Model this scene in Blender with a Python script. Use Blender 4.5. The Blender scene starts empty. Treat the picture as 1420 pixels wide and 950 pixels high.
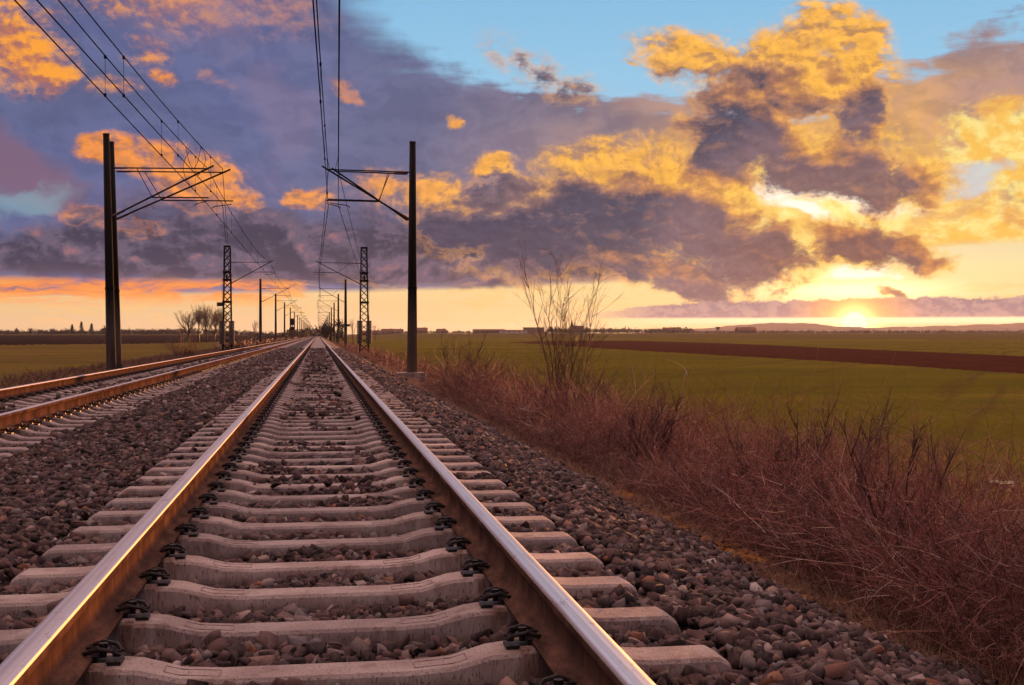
import bpy, bmesh, math, random
import numpy as np
from mathutils import Vector, Matrix

random.seed(7); RNG = np.random.default_rng(7)
C = bpy.context.scene.collection
SC = bpy.context.scene
PI = math.pi
R = math.radians

# ------------------------------------------------------------------ camera
F_PX, W_PX, H_PX = 1690.0, 1420.0, 950.0
YAW = math.atan(269 / F_PX)            # to the right of the track
PITCH = -10.5 / F_PX
EYE = Vector((0.0, 0.0, 0.82))         # z = 0 is the top of the rails, +Y along the track
camd = bpy.data.cameras.new('camera'); cam = bpy.data.objects.new('camera', camd); C.objects.link(cam)
cam.location = EYE; cam.rotation_euler = (PI / 2 + PITCH, 0, -YAW)
camd.sensor_fit = 'HORIZONTAL'; camd.sensor_width = 36; camd.lens = F_PX / W_PX * 36
camd.clip_start = .05; camd.clip_end = 30000
SC.camera = cam
ROT = cam.rotation_euler.to_matrix()

def ray(px, py):
    return (ROT @ Vector((px - W_PX / 2, -(py - H_PX / 2), -F_PX))).normalized()
def azel(px, py):
    d = ray(px, py)
    return math.degrees(math.atan2(d.x, d.y)), math.degrees(math.asin(d.z))
def at_y(px, Y):                        # lateral place of a bearing at a distance along the track
    d = ray(px, 464.5); return d.x / d.y * Y

def lin(r, g, b, a=1.0):
    f = lambda c: (c / 255 / 12.92) if c / 255 <= .04045 else ((c / 255 + .055) / 1.055) ** 2.4
    return (f(r), f(g), f(b), a)

# ------------------------------------------------------------------ node shorthand
class G:
    """small helper that writes shader nodes as expressions"""
    def __init__(s, tree): s.t = tree
    def n(s, typ, ins=(), **kw):
        nd = s.t.nodes.new(typ)
        for k, v in kw.items(): setattr(nd, k, v)
        for k, v in (ins.items() if isinstance(ins, dict) else enumerate(ins)):
            if v is None: continue
            if isinstance(v, bpy.types.NodeSocket): s.t.links.new(v, nd.inputs[k])
            else: nd.inputs[k].default_value = v
        return nd
    def m(s, op, a, b=None, c=None, clamp=False):
        return s.n('ShaderNodeMath', (a, b, c), operation=op, use_clamp=clamp).outputs[0]
    def add(s, a, b): return s.m('ADD', a, b)
    def sub(s, a, b): return s.m('SUBTRACT', a, b)
    def mul(s, a, b): return s.m('MULTIPLY', a, b)
    def mx(s, a, b): return s.m('MAXIMUM', a, b)
    def mn(s, a, b): return s.m('MINIMUM', a, b)
    def vm(s, op, a, b=None, out=0, **k):
        nd = s.n('ShaderNodeVectorMath', (a, b), operation=op); return nd.outputs[out]
    def rng(s, v, a, b, c=0.0, d=1.0, smooth=True):
        nd = s.n('ShaderNodeMapRange', {0: v, 1: a, 2: b, 3: c, 4: d}, interpolation_type='SMOOTHSTEP' if smooth else 'LINEAR')
        return nd.outputs[0]
    def mix(s, f, a, b, mode='MIX'):
        nd = s.n('ShaderNodeMix', {0: f, 6: a, 7: b}, data_type='RGBA', blend_type=mode, clamp_factor=True)
        return nd.outputs[2]
    def noise(s, vec, scale, detail=6, rough=.55, dist=0.0, out=0, dims='2D', lac=2.0):
        nd = s.n('ShaderNodeTexNoise', {'Vector': vec, 'Scale': scale, 'Detail': detail, 'Roughness': rough, 'Distortion': dist, 'Lacunarity': lac}, noise_dimensions=dims)
        return nd.outputs[out]
    def ramp(s, f, stops, interp='LINEAR'):
        nd = s.n('ShaderNodeValToRGB', (f,)); cr = nd.color_ramp; cr.interpolation = interp
        while len(cr.elements) < len(stops): cr.elements.new(0.5)
        for e, (p, c) in zip(cr.elements, stops): e.position = p; e.color = c
        return nd.outputs[0]
    def curve(s, v, pts):               # pts in real units, v in real units -> value through a float curve
        x0, x1 = pts[0][0], pts[-1][0]; ys = [p[1] for p in pts]; y0, y1 = min(ys) - 1e-3, max(ys) + 1e-3
        u = s.rng(v, x0, x1, smooth=False)
        nd = s.n('ShaderNodeFloatCurve', {'Factor': 1.0, 'Value': u}); cv = nd.mapping.curves[0]
        norm = [((x - x0) / (x1 - x0), (y - y0) / (y1 - y0)) for x, y in pts]
        cv.points[0].location = norm[0]; cv.points[1].location = norm[-1]
        for q in norm[1:-1]: cv.points.new(*q)
        nd.mapping.update()
        return s.add(s.mul(nd.outputs[0], y1 - y0), y0)
    def blob(s, P, px, py, rx, ry, rot=0.0, sh=(0, 0)):
        a, e = azel(px, py); a -= sh[0]; e -= sh[1]; k = .0338; rot = 0 if abs(rot) < 5 else (-12 if 0 < rot < 19 else (-28 if rot > 0 else 14))
        key = (P.as_pointer(), rot); cache = s.__dict__.setdefault('cache', {})
        if key not in cache:
            cache[key] = P if rot == 0 else s.turn(P, -R(rot))
        c, n_ = math.cos(-R(rot)), math.sin(-R(rot)); a, e = a * c - e * n_, a * n_ + e * c
        v = s.n('ShaderNodeVectorMath', (cache[key], (1 / (rx * k), 1 / (ry * k), 0), (-a / (rx * k), -e / (ry * k), 0)), operation='MULTIPLY_ADD').outputs[0]
        return s.n('ShaderNodeVectorMath', (v,), operation='LENGTH').outputs[1]
    def turn(s, P, a):
        u = s.n('ShaderNodeVectorMath', (P, (math.cos(a), -math.sin(a), 0)), operation='DOT_PRODUCT').outputs[1]
        v = s.n('ShaderNodeVectorMath', (P, (math.sin(a), math.cos(a), 0)), operation='DOT_PRODUCT').outputs[1]
        return s.n('ShaderNodeCombineXYZ', (u, v, 0)).outputs[0]
    def blobs(s, P, rows, sh=(0, 0)):
        """1 in the middle of a mass, 0 at its rim: a smooth union of leaning ellipses"""
        out = None
        for b in rows:
            w = b[5] if len(b) > 5 else 1.0
            v = s.blob(P, *b[:5], sh=sh)
            if w != 1.0: v = s.m('MULTIPLY_ADD', v, w, 1 - w)
            out = v if out is None else s.m('SMOOTH_MIN', out, v, .22)
        return s.m('SUBTRACT', 1.0, out, clamp=True)

# ------------------------------------------------------------------ the evening sky (a world of directions, no picture)
SUN_PX = (1185, 449)
SUN_AZ, SUN_EL = azel(*SUN_PX)
CUMULUS = [   # px, py, rx, ry, rot, weight: cloud masses by their bearing and height in the sky
    # high tower right of the centre
    (965, 80, 120, 50, 12), (1085, 75, 120, 66, -14), (1165, 55, 105, 66, 20), (1195, 95, 60, 66, 60), (1045, 145, 120, 90, 25),
    (1015, 200, 110, 80, 30), (1110, 215, 130, 64, 28), (1190, 240, 140, 60, 20), (1270, 250, 70, 46, 20, .9), (1135, 112, 60, 54, 0), (1085, 118, 96, 66, 0), (1178, 118, 70, 56, 0), (1185, 150, 56, 80, 0, .8), (1215, 190, 70, 46, 30, .6),
    # middle bank with bright crowns
    (825, 245, 110, 64, 0), (925, 245, 120, 66, 10), (740, 272, 110, 44, -8), (1010, 268, 96, 74, 40), (870, 300, 220, 84, 6), (990, 328, 180, 80, 24),
    (760, 335, 230, 80, 0), (1065, 355, 90, 60, 30), (700, 300, 130, 50, 0), (900, 365, 220, 44, 8),
    # small dark cloud over the sun, and shreds
    (1168, 336, 80, 44, 10), (1205, 332, 76, 50, 10), (1262, 348, 66, 34, 20), (1300, 362, 40, 22, 10), (1233, 407, 26, 10, 0, .8), (940, 395, 140, 22, 5, .8),
    (678, 233, 46, 26, 0), (627, 168, 20, 13, 20, .8), (745, 97, 140, 44, 22, .40), (800, 120, 80, 34, 14, .36), (880, 92, 26, 12, 10, .6),
    # orange crowns over the left bank
    (160, 220, 66, 30, 5), (268, 247, 92, 48, 12), (212, 222, 40, 34, 0, .9), (318, 272, 56, 28, 10, .9), (425, 272, 50, 22, 10), (530, 258, 90, 36, 0, .65), (630, 285, 130, 46, 8),
    (180, 312, 70, 22, 10, .6), (105, 292, 50, 20, 0, .6), (475, 128, 34, 18, 20, .6), (215, 100, 44, 18, 10, .6),
]
SHADE = [      # where those masses are thick and stay dark
    (1195, 165, 60, 60, 28, .72), (1010, 195, 90, 80, 35), (1090, 225, 130, 56, 28), (1200, 245, 110, 50, 15), (1260, 250, 60, 36, 15, .8), (1050, 122, 130, 46, 28, .46),
    (850, 312, 230, 84, 6), (980, 335, 190, 72, 22), (740, 330, 200, 70, 0), (1075, 350, 90, 50, 30), (650, 325, 200, 70, 0), (770, 290, 120, 40, 20, .7), (900, 370, 200, 40, 8, .7),
    (1180, 340, 80, 40, 10), (1215, 335, 70, 46, 10), (1265, 352, 56, 26, 20), (1302, 362, 30, 16, 10), (1233, 407, 24, 8, 0), (940, 396, 140, 18, 5),
    (745, 95, 150, 50, 22, .42), (810, 120, 90, 40, 10, .38), (250, 320, 260, 50, 5), (90, 322, 130, 46, 0), (400, 320, 200, 50, 0), (560, 320, 150, 50, 0),
]
FIRE = [       # clouds that still catch the full orange light, far to the left
    (32, 66, 84, 74, 30), (62, 96, 60, 46, 0), (-40, 60, 90, 60, 0), (198, 66, 46, 26, 0, .75), (160, 124, 50, 20, -20, .6), (240, -4, 200, 58, 0, .75), (350, 0, 150, 60, 10, .6), (140, -22, 120, 40, 0), (300, 105, 44, 14, 20, .45), (480, 128, 36, 20, 20, .55),
]
def build_sky():
    w = bpy.data.worlds.new('World'); SC.world = w; w.use_nodes = True
    t = w.node_tree; t.nodes.clear(); g = G(t)
    D = g.n('ShaderNodeTexCoord').outputs['Generated']
    D = g.vm('NORMALIZE', D)
    sx = g.n('ShaderNodeSeparateXYZ', (D,)); x, y, z = sx.outputs
    az = g.mul(g.m('ARCTAN2', x, y), 180 / PI); el = g.mul(g.m('ARCSINE', z), 180 / PI)
    P = g.n('ShaderNodeCombineXYZ', (az, el, 0)).outputs[0]
    S = g.n('ShaderNodeCombineXYZ', (az, g.mul(el, 1.55), 0)).outputs[0]      # clouds lie flatter than they are wide
    A = lambda px: azel(px, 300)[0]
    E = lambda py: azel(710, py)[1]
    def scaled(v, k): o = g.vm('SCALE', v); o.node.inputs['Scale'].default_value = k; return o
    # domain warp
    w1 = scaled(g.vm('SUBTRACT', g.noise(S, .22, 2, .5, out=1), (.5, .5, .5)), 1.5)
    w2 = scaled(g.vm('SUBTRACT', g.noise(S, .8, 3, .55, out=1), (.5, .5, .5)), .7)
    Wp = g.vm('ADD', g.vm('ADD', P, w1), w2)
    SW = g.vm('ADD', S, g.vm('ADD', w1, w2))
    n1 = g.noise(SW, .42, 7, .58); n1u = g.noise(g.vm('ADD', SW, (.35, .8, 0)), .42, 5, .58)
    S2 = g.vm('ADD', S, scaled(w1, .8))
    n2 = g.noise(S2, .95, 7, .60); n2u = g.noise(g.vm('ADD', S2, (.14, .34, 0)), .95, 5, .58)
    fine = g.noise(S2, 3.1, 5, .60)
    r2 = g.add(g.sub(n2, n2u), g.mul(g.sub(fine, .5), .22))          # small-scale light and shade of the billows
    def vor(v): return g.n('ShaderNodeTexVoronoi', {'Vector': v, 'Scale': .62, 'Detail': 2.0, 'Roughness': .55, 'Lacunarity': 2.2}, feature='F1', voronoi_dimensions='2D', normalize=True).outputs['Distance']
    v0 = vor(SW); v1 = vor(g.vm('ADD', SW, (.25, .6, 0)))
    puff = g.sub(.42, v0); prel = g.sub(v1, v0)
    # distance from the glow round the sun
    ga, ge = azel(1180, 395)
    gdist = g.vm('LENGTH', g.n('ShaderNodeVectorMath', (P, (1, 1 / .85, 0), (-ga, -ge / .85, 0)), operation='MULTIPLY_ADD').outputs[0], out=1)
    q = g.mul(gdist, 1 / 40)
    # --- clear air
    clear = g.ramp(g.mul(el, 1 / 20), [(0, lin(244, 208, 140)), (.07, lin(242, 204, 138)), (.15, lin(248, 222, 160)), (.28, lin(222, 212, 188)),
                   (.42, lin(165, 202, 228)), (.6, lin(148, 200, 232)), (.8, lin(132, 188, 226)), (1, lin(110, 168, 216))])
    cool = g.mul(g.rng(az, A(1000), A(300)), g.rng(el, 4, .3, 0, .6))
    clear = g.mix(cool, clear, lin(206, 170, 130))
    # --- thin high sheet
    top = g.curve(az, [(A(-400), 30), (A(300), 26), (A(430), 20.5), (A(500), E(-40)), (A(560), E(30)), (A(620), E(82)), (A(700), E(112)), (A(800), E(128)), (A(960), E(138)), (A(1080), E(140)), (A(1200), E(128)), (A(1260), E(105)), (A(1330), E(78)), (A(1420), E(62)), (A(1600), E(20))])
    bot = g.curve(az, [(A(-400), E(420)), (A(900), E(392)), (A(1200), E(362)), (A(1280), E(352)), (A(1420), E(346)), (A(1600), E(346))])
    edge = g.add(g.sub(top, el), g.add(g.mul(g.sub(n1, .5), 2.6), g.mul(g.sub(g.noise(g.vm('MULTIPLY', S, (.35, 1.5, 1)), .5, 4, .55), .5), 3.0)))
    sheet_a = g.mul(g.rng(g.mul(edge, g.rng(az, A(480), A(760), .17, .9)), -.15, .75), g.rng(g.sub(el, bot), -.05, .28))
    sheet_c = g.ramp(q, [(0, lin(252, 214, 128)), (.11, lin(244, 190, 108)), (.23, lin(222, 168, 108)), (.32, lin(174, 142, 132)), (.42, lin(134, 122, 138)), (.55, lin(106, 111, 146)), (.75, lin(94, 105, 149)), (1, lin(92, 103, 146))])
    n_soft = g.noise(SW, .16, 4, .5)
    sheet_c = g.mix(g.rng(n_soft, .48, .72, 0, .35), sheet_c, lin(140, 120, 148))
    sheet_c = g.mix(g.mul(g.rng(n_soft, .52, .28), .5), sheet_c, lin(88, 96, 130))
    sheet_c = g.mix(1.0, sheet_c, g.mix(g.rng(g.add(g.sub(n1, n1u), g.mul(r2, .3)), -.16, .16), (.90, .90, .92, 1), (1.12, 1.09, 1.06, 1)), 'MULTIPLY')
    col = g.mix(sheet_a, clear, sheet_c)
    # dusky pink swell at the left edge
    sw_ = g.blobs(Wp, [(10, 228, 150, 60, 25), (60, 262, 110, 36, 20)])
    col = g.mix(g.rng(g.add(sw_, g.mul(g.sub(n1, .5), g.mul(g.rng(sw_, 0, .2), .6))), .12, .6, 0, .85), col, lin(126, 98, 122))
    # veil of bright torn cloud about the sun
    veil = g.blobs(Wp, [(1180, 320, 300, 120, 0), (1400, 215, 120, 90, 0), (1080, 290, 180, 90, 30), (1410, 310, 130, 70, 0)])
    veil_d = g.add(g.mul(veil, 1.05), g.mul(g.add(g.sub(n2, .5), g.mul(puff, .4)), g.mul(g.rng(veil, 0, .3), 1.5)))
    vcol = g.mix(g.rng(g.sub(n2, g.mul(r2, .9)), .36, .64), lin(255, 232, 140), lin(252, 196, 84))
    vcol = g.mix(g.rng(n1, .50, .68, 0, .8), vcol, lin(226, 158, 86))
    vlow = g.curve(az, [(A(600), E(420)), (A(1180), E(400)), (A(1260), E(356)), (A(1500), E(350))])
    va = g.mul(g.rng(veil_d, .12, .62, 0, .92), g.rng(g.sub(el, vlow), -.1, .5))
    col = g.mix(va, col, vcol)
    # light holes
    holes = g.blobs(Wp, [(1085, 264, 140, 32, 4), (1190, 272, 150, 30, 8), (1190, 378, 80, 20, 0), (1120, 295, 80, 18, 20)])
    col = g.mix(g.rng(g.add(holes, g.mul(g.sub(n2, .5), g.mul(g.rng(holes, 0, .2), .9))), .25, .75, 0, .95), col, lin(250, 244, 232))
    h3 = g.blobs(Wp, [(1345, 240, 62, 26, 0), (1330, 262, 60, 14, 0)])
    col = g.mix(g.rng(g.add(h3, g.mul(g.sub(n2, .5), g.mul(g.rng(h3, 0, .2), 1.0))), .2, .75, 0, .8), col, lin(196, 208, 218))
    hole2 = g.blobs(Wp, [(36, 288, 90, 34, -6)])
    hole2 = g.rng(g.add(hole2, g.mul(g.sub(n1, .5), g.mul(g.rng(hole2, 0, .2), 1.2))), .2, .7)
    col = g.mix(g.mul(hole2, .6), col, lin(134, 172, 186))
    # --- the broad slate bank
    btop = g.curve(az, [(A(-400), E(250)), (A(0), E(316)), (A(70), E(306)), (A(130), E(285)), (A(300), E(275)), (A(420), E(290)), (A(520), E(280)), (A(640), E(292)), (A(760), E(300)), (A(850), E(330)), (A(920), E(372)), (A(980), E(420)), (A(1100), E(460))])
    bbot = g.curve(az, [(A(-400), E(392)), (A(0), E(391)), (A(180), E(394)), (A(330), E(398)), (A(500), E(402)), (A(650), E(402)), (A(760), E(398)), (A(860), E(386)), (A(1100), E(380))])
    bd = g.add(g.sub(btop, el), g.mul(g.sub(n1, .5), 4.4))
    ba = g.mul(g.rng(bd, -.5, 1.2), g.rng(g.add(g.sub(el, bbot), g.mul(g.sub(n2, .5), .7)), -.1, .42))
    relief = g.sub(n1, n1u)
    bcol = g.mix(g.rng(g.add(relief, g.mul(r2, .45)), -.10, .16), lin(52, 58, 82), lin(98, 91, 114))
    bcol = g.mix(g.mul(g.rng(relief, .06, .20), g.rng(n2, .45, .65, 0, .6)), bcol, lin(170, 114, 114))
    bcol = g.mix(g.rng(el, 4.4, 7.2, 0, .45), bcol, lin(128, 106, 126))
    bcol = g.mix(g.rng(g.sub(el, bbot), .9, .1, 0, .3), bcol, lin(112, 90, 106))
    col = g.mix(ba, col, bcol)
    # orange streak that burns under the bank on the left, faint threads below it
    flat = g.noise(g.vm('MULTIPLY', SW, (.35, 1.6, 1)), .9, 5, .6)
    st = g.mul(g.rng(el, E(432), E(408)), g.rng(el, E(386), E(397)))
    st = g.mul(st, g.rng(g.add(flat, g.rng(az, A(300), A(560), 0, -.45)), .30, .54))
    col = g.mix(g.mul(st, .92), col, lin(246, 142, 52))
    low = g.mul(g.rng(flat, .50, .66), g.mul(g.rng(el, 0, .8), g.rng(el, 3.0, 1.8)))
    col = g.mix(g.mul(low, .4), col, lin(244, 188, 104))
    # --- cumulus: one field met twice, here and a little toward the light
    f0 = g.blobs(Wp, CUMULUS)
    near = g.rng(f0, .02, .30)
    nn = g.mul(g.add(g.add(g.mul(g.sub(n1, .5), .9), g.mul(puff, .45)), g.add(g.mul(g.sub(n2, .5), .65), g.mul(g.sub(fine, .5), .38))), near)
    d0 = g.add(f0, nn)
    ca = g.rng(d0, .08, .66)
    shade = g.add(g.mul(g.blobs(Wp, SHADE), 1.45), g.add(g.mul(g.sub(n1, .5), 1.1), g.mul(g.sub(n2, .5), .8)))
    f1 = g.blobs(Wp, CUMULUS[:38], sh=(.30, .95))
    rel = g.add(g.add(g.mul(g.sub(f0, f1), .9), g.mul(r2, 1.1)), g.add(g.mul(g.sub(n1, n1u), .9), g.mul(prel, .35)))
    dark = g.sub(shade, g.mul(rel, .75))
    dark = g.mul(dark, g.rng(d0, .26, .56))
    c_lit = g.ramp(q, [(0, lin(255, 226, 124)), (.12, lin(255, 202, 96)), (.25, lin(252, 186, 80)), (.40, lin(252, 184, 82)), (.6, lin(240, 156, 84)), (.8, lin(240, 148, 72)), (1, lin(236, 142, 66))])
    c_mid = g.ramp(q, [(0, lin(205, 128, 70)), (.18, lin(206, 142, 86)), (.27, lin(186, 128, 92)), (.4, lin(134, 108, 112)), (.7, lin(126, 102, 118)), (1, lin(136, 104, 112))])
    c_drk = g.ramp(q, [(0, lin(124, 82, 74)), (.12, lin(126, 96, 98)), (.21, lin(124, 102, 112)), (.26, lin(72, 76, 98)), (.4, lin(64, 68, 93)), (.7, lin(68, 71, 98)), (1, lin(78, 78, 102))])
    c_lit = g.mix(g.rng(g.add(g.mul(prel, .7), g.sub(n2, .5)), .05, -.24, 0, .65), c_lit, c_mid)
    cc = g.mix(g.rng(dark, -.10, .42), c_lit, c_mid)
    cc = g.mix(g.rng(dark, .18, .88), cc, c_drk)
    cc = g.mix(g.rng(g.add(prel, g.mul(g.sub(n2, .5), .6)), .06, .34, 0, .28), cc, c_mid)
    cc = g.mix(1.0, cc, g.mix(g.rng(r2, -.22, .24), (.84, .83, .85, 1), (1.14, 1.14, 1.10, 1)), 'MULTIPLY')
    col = g.mix(ca, col, cc)
    fr = g.blobs(Wp, FIRE)
    fd = g.add(fr, g.mul(g.add(g.mul(g.sub(n1, .5), .9), g.add(g.mul(g.sub(n2, .5), .9), g.mul(g.sub(fine, .5), .5))), g.rng(fr, .02, .3)))
    fc = g.mix(g.rng(g.add(g.sub(n1, n1u), g.mul(r2, .9)), -.20, .18), lin(180, 112, 96), lin(252, 164, 62))
    fc = g.mix(g.rng(az, A(120), A(330), 0, .8), fc, lin(168, 126, 134))
    col = g.mix(g.rng(fd, .06, .80), col, fc)
    # --- glow (the cloud gaps round the sun are far brighter than the rest)
    def glow(px, py, rx, ry):
        a_, e_ = azel(px, py); rx *= .0338; ry *= .0338
        v = g.n('ShaderNodeVectorMath', (P, (1 / rx, 1 / ry, 0), (-a_ / rx, -e_ / ry, 0)), operation='MULTIPLY_ADD').outputs[0]
        return g.m('EXPONENT', g.mul(g.n('ShaderNodeVectorMath', (v, v), operation='DOT_PRODUCT').outputs[1], -1.0))
    open_ = g.sub(1.0, g.mul(ca, .85))
    for px, py, rx, ry, amp, c in ((1178, 404, 110, 13, .75, lin(255, 240, 190)), (1180, 385, 140, 40, .16, lin(255, 226, 150)), (1150, 285, 130, 40, .22, lin(255, 236, 180))):
        col = g.mix(g.mul(g.mul(glow(px, py, rx, ry), amp), open_), col, c, 'ADD')
    gap = g.mul(g.mul(g.rng(el, E(452), E(446)), g.rng(el, E(439), E(442))), g.rng(az, A(800), A(1050)))
    col = g.mix(g.mul(gap, .85), col, lin(255, 240, 190))
    # --- long low bank on the right, flat-bottomed
    ltop = g.curve(az, [(A(740), E(446)), (A(840), E(432)), (A(900), E(424)), (A(1000), E(418)), (A(1080), E(418)), (A(1180), E(415)), (A(1300), E(414)), (A(1420), E(416)), (A(1700), E(415))])
    ln = g.noise(SW, 1.5, 5, .58)
    ltop = g.add(ltop, g.mul(g.sub(ln, .5), .5))
    la = g.mul(g.mul(g.rng(g.sub(ltop, el), -.03, .10), g.rng(el, E(443), E(439.5))), g.rng(az, A(780), A(920)))
    lcol = g.mix(g.rng(ln, .38, .62), lin(138, 114, 124), lin(172, 142, 138))
    sd = g.vm('LENGTH', g.vm('SUBTRACT', P, (SUN_AZ, SUN_EL, 0)), out=1)
    lcol = g.mix(g.rng(sd, 3.2, .3, 0, .9), lcol, lin(246, 168, 88))
    col = g.mix(la, col, lcol)
    # through the long path of air near the horizon the sky is brighter than what reaches the eye
    col = g.mix(1.0, col, g.mix(g.rng(el, 4.5, .2), (1, 1, 1, 1), (1.20, 1.17, 1.14, 1)), 'MULTIPLY')
    col = g.mix(g.mul(glow(1185, 449, 21, 20), 1.0), col, (2.8, 1.8, .6, 1), 'ADD')
    col = g.mix(g.mul(glow(1185, 449, 74, 44), .6), col, (.85, .30, .03, 1), 'ADD')
    col = g.mix(g.rng(sd, .56, .38), col, (30, 24, 13, 1))
    # --- the wide sky out of the frame: overhead pale, lilac cloud, unseen and brightened to light the ground; behind the camera dusk, dimmed to keep the poles dark
    over = g.mix(g.rng(g.noise(D, 2.2, 4, .6, dims='3D'), .38, .64), lin(204, 162, 166), lin(244, 198, 184))
    over = scaled(over, OVERHEAD)
    side = g.ramp(g.mul(el, 1 / 40), [(0, lin(226, 176, 116)), (.1, lin(150, 118, 120)), (.4, lin(110, 108, 142)), (1, lin(110, 116, 160))])
    gen = g.mix(g.rng(el, 16, 36), side, over)
    back = g.mix(g.rng(el, 0, 40), lin(48, 46, 66), lin(74, 74, 106))
    front = g.n('ShaderNodeVectorMath', (D, (math.sin(YAW), math.cos(YAW), 0)), operation='DOT_PRODUCT').outputs[1]
    gen = g.mix(g.mul(g.rng(front, .55, -.15), g.rng(el, 66, 28)), gen, back)
    gen = g.mix(g.rng(el, -.3, -2.0), gen, lin(60, 48, 46))
    # the air itself: a physical evening sky behind it all
    nis = g.n('ShaderNodeTexSky', sky_type='NISHITA', sun_disc=False, sun_elevation=R(SUN_EL_LAMP), sun_rotation=R(SUN_AZ), air_density=1.0, dust_density=2.0)
    gen = g.mix(1.0, gen, scaled(nis.outputs[0], .05), 'ADD')
    b_view = g.n('ShaderNodeBackground', (col, .6)); b_gen = g.n('ShaderNodeBackground', (gen, .6))
    daz = g.m('ABSOLUTE', g.sub(az, math.degrees(YAW)))
    k = g.mul(g.mul(g.rng(daz, 46, 33), g.rng(el, 27, 17.5)), g.rng(el, -2.0, -1.0))
    ms = g.n('ShaderNodeMixShader', (k, b_gen.outputs[0], b_view.outputs[0]))
    t.links.new(ms.outputs[0], g.n('ShaderNodeOutputWorld').inputs[0])
    w.cycles.sampling_method = 'MANUAL'; w.cycles.sample_map_resolution = 512
OVERHEAD = 1.8
SUN_POWER = 5.0
HAZE = 0.00004
SUN_EL_LAMP = 2.0
build_sky()
SC.view_settings.view_transform = 'Standard'; SC.view_settings.look = 'None'
SC.view_settings.exposure = .737; SC.view_settings.gamma = 1
# ------------------------------------------------------------------ mesh shorthand
class MB:
    """collects geometry; build() links it as ONE mesh object"""
    def __init__(s): s.v = []; s.f = []; s.mi = []; s.k = 0
    def add(s, V, F, m=0):
        V = np.asarray(V, float); s.v.append(V)
        for f in F: s.f.append(tuple(int(i) + s.k for i in f)); s.mi.append(m)
        s.k += len(V); return s
    def box(s, x0, x1, y0, y1, z0, z1, m=0):
        V = [(x, y, z) for z in (z0, z1) for y in (y0, y1) for x in (x0, x1)]
        return s.add(V, [(0, 2, 3, 1), (4, 5, 7, 6), (0, 1, 5, 4), (2, 6, 7, 3), (0, 4, 6, 2), (1, 3, 7, 5)], m)
    def tube(s, pts, r, n=6, m=0, cap=True):
        pts = [Vector(p) for p in pts]; K = len(pts)
        rs = r if isinstance(r, (list, tuple)) else [r] * K
        d0 = (pts[-1] - pts[0]).normalized()
        up = Vector((0, 0, 1)) if abs(d0.z) < .9 else Vector((1, 0, 0))
        V = []
        for i, p in enumerate(pts):
            d = (pts[min(i + 1, K - 1)] - pts[max(i - 1, 0)]).normalized()
            a = d.cross(up).normalized(); b = a.cross(d)
            for k in range(n):
                t = 2 * PI * k / n; q = p + (a * math.cos(t) + b * math.sin(t)) * rs[i]; V.append(q[:])
        F = [(i * n + k, i * n + (k + 1) % n, (i + 1) * n + (k + 1) % n, (i + 1) * n + k) for i in range(K - 1) for k in range(n)]
        if cap: F += [tuple(range(n))[::-1], tuple((K - 1) * n + k for k in range(n))]
        return s.add(V, F, m)
    def build(s, name, mats, parent=None, smooth=False, loc=None):
        V = np.concatenate(s.v) if s.v else np.zeros((0, 3))
        me = bpy.data.meshes.new(name); me.from_pydata(V.tolist(), [], s.f)
        return finish(name, me, mats, parent, smooth, loc, s.mi)

def finish(name, me, mats, parent=None, smooth=False, loc=None, mi=None):
    for m in (mats if isinstance(mats, (list, tuple)) else [mats]): me.materials.append(m)
    if mi is not None and any(mi): me.polygons.foreach_set('material_index', mi)
    if smooth: me.polygons.foreach_set('use_smooth', [True] * len(me.polygons))
    me.update()
    o = bpy.data.objects.new(name, me); C.objects.link(o)
    if parent is not None: o.parent = parent
    if loc is not None: o.location = loc
    return o

def fast_mesh(name, V, F, mats, attrs=None, smooth=False, parent=None):
    """V (n,3); F (m,k) all faces with k corners; attrs: name -> per-face floats"""
    me = bpy.data.meshes.new(name); n, (m, k) = len(V), F.shape
    me.vertices.add(n); me.vertices.foreach_set('co', np.ascontiguousarray(V, np.float32).ravel())
    me.loops.add(m * k); me.loops.foreach_set('vertex_index', np.ascontiguousarray(F, np.int32).ravel())
    me.polygons.add(m); me.polygons.foreach_set('loop_start', np.arange(0, m * k, k, dtype=np.int32))
    me.update(calc_edges=True)
    for a, val in (attrs or {}).items():
        at = me.attributes.new(a, 'FLOAT', 'FACE'); at.data.foreach_set('value', np.ascontiguousarray(val, np.float32))
    return finish(name, me, mats, parent, smooth)

def tag(o, label=None, cat=None, group=None, kind=None):
    if label: o['label'] = label
    if cat: o['category'] = cat
    if group: o['group'] = group
    if kind: o['kind'] = kind
    return o
def empty(name, loc, rz=0.0):
    o = bpy.data.objects.new(name, None); C.objects.link(o); o.location = loc; o.rotation_euler.z = rz
    o.empty_display_size = .2; return o
def kids(o): return list(o.children)
def copy_tree(o, parent=None):
    src = kids(o); c = o.copy(); C.objects.link(c)
    if parent is not None: c.parent = parent
    for ch in src: copy_tree(ch, c)
    return c

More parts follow.
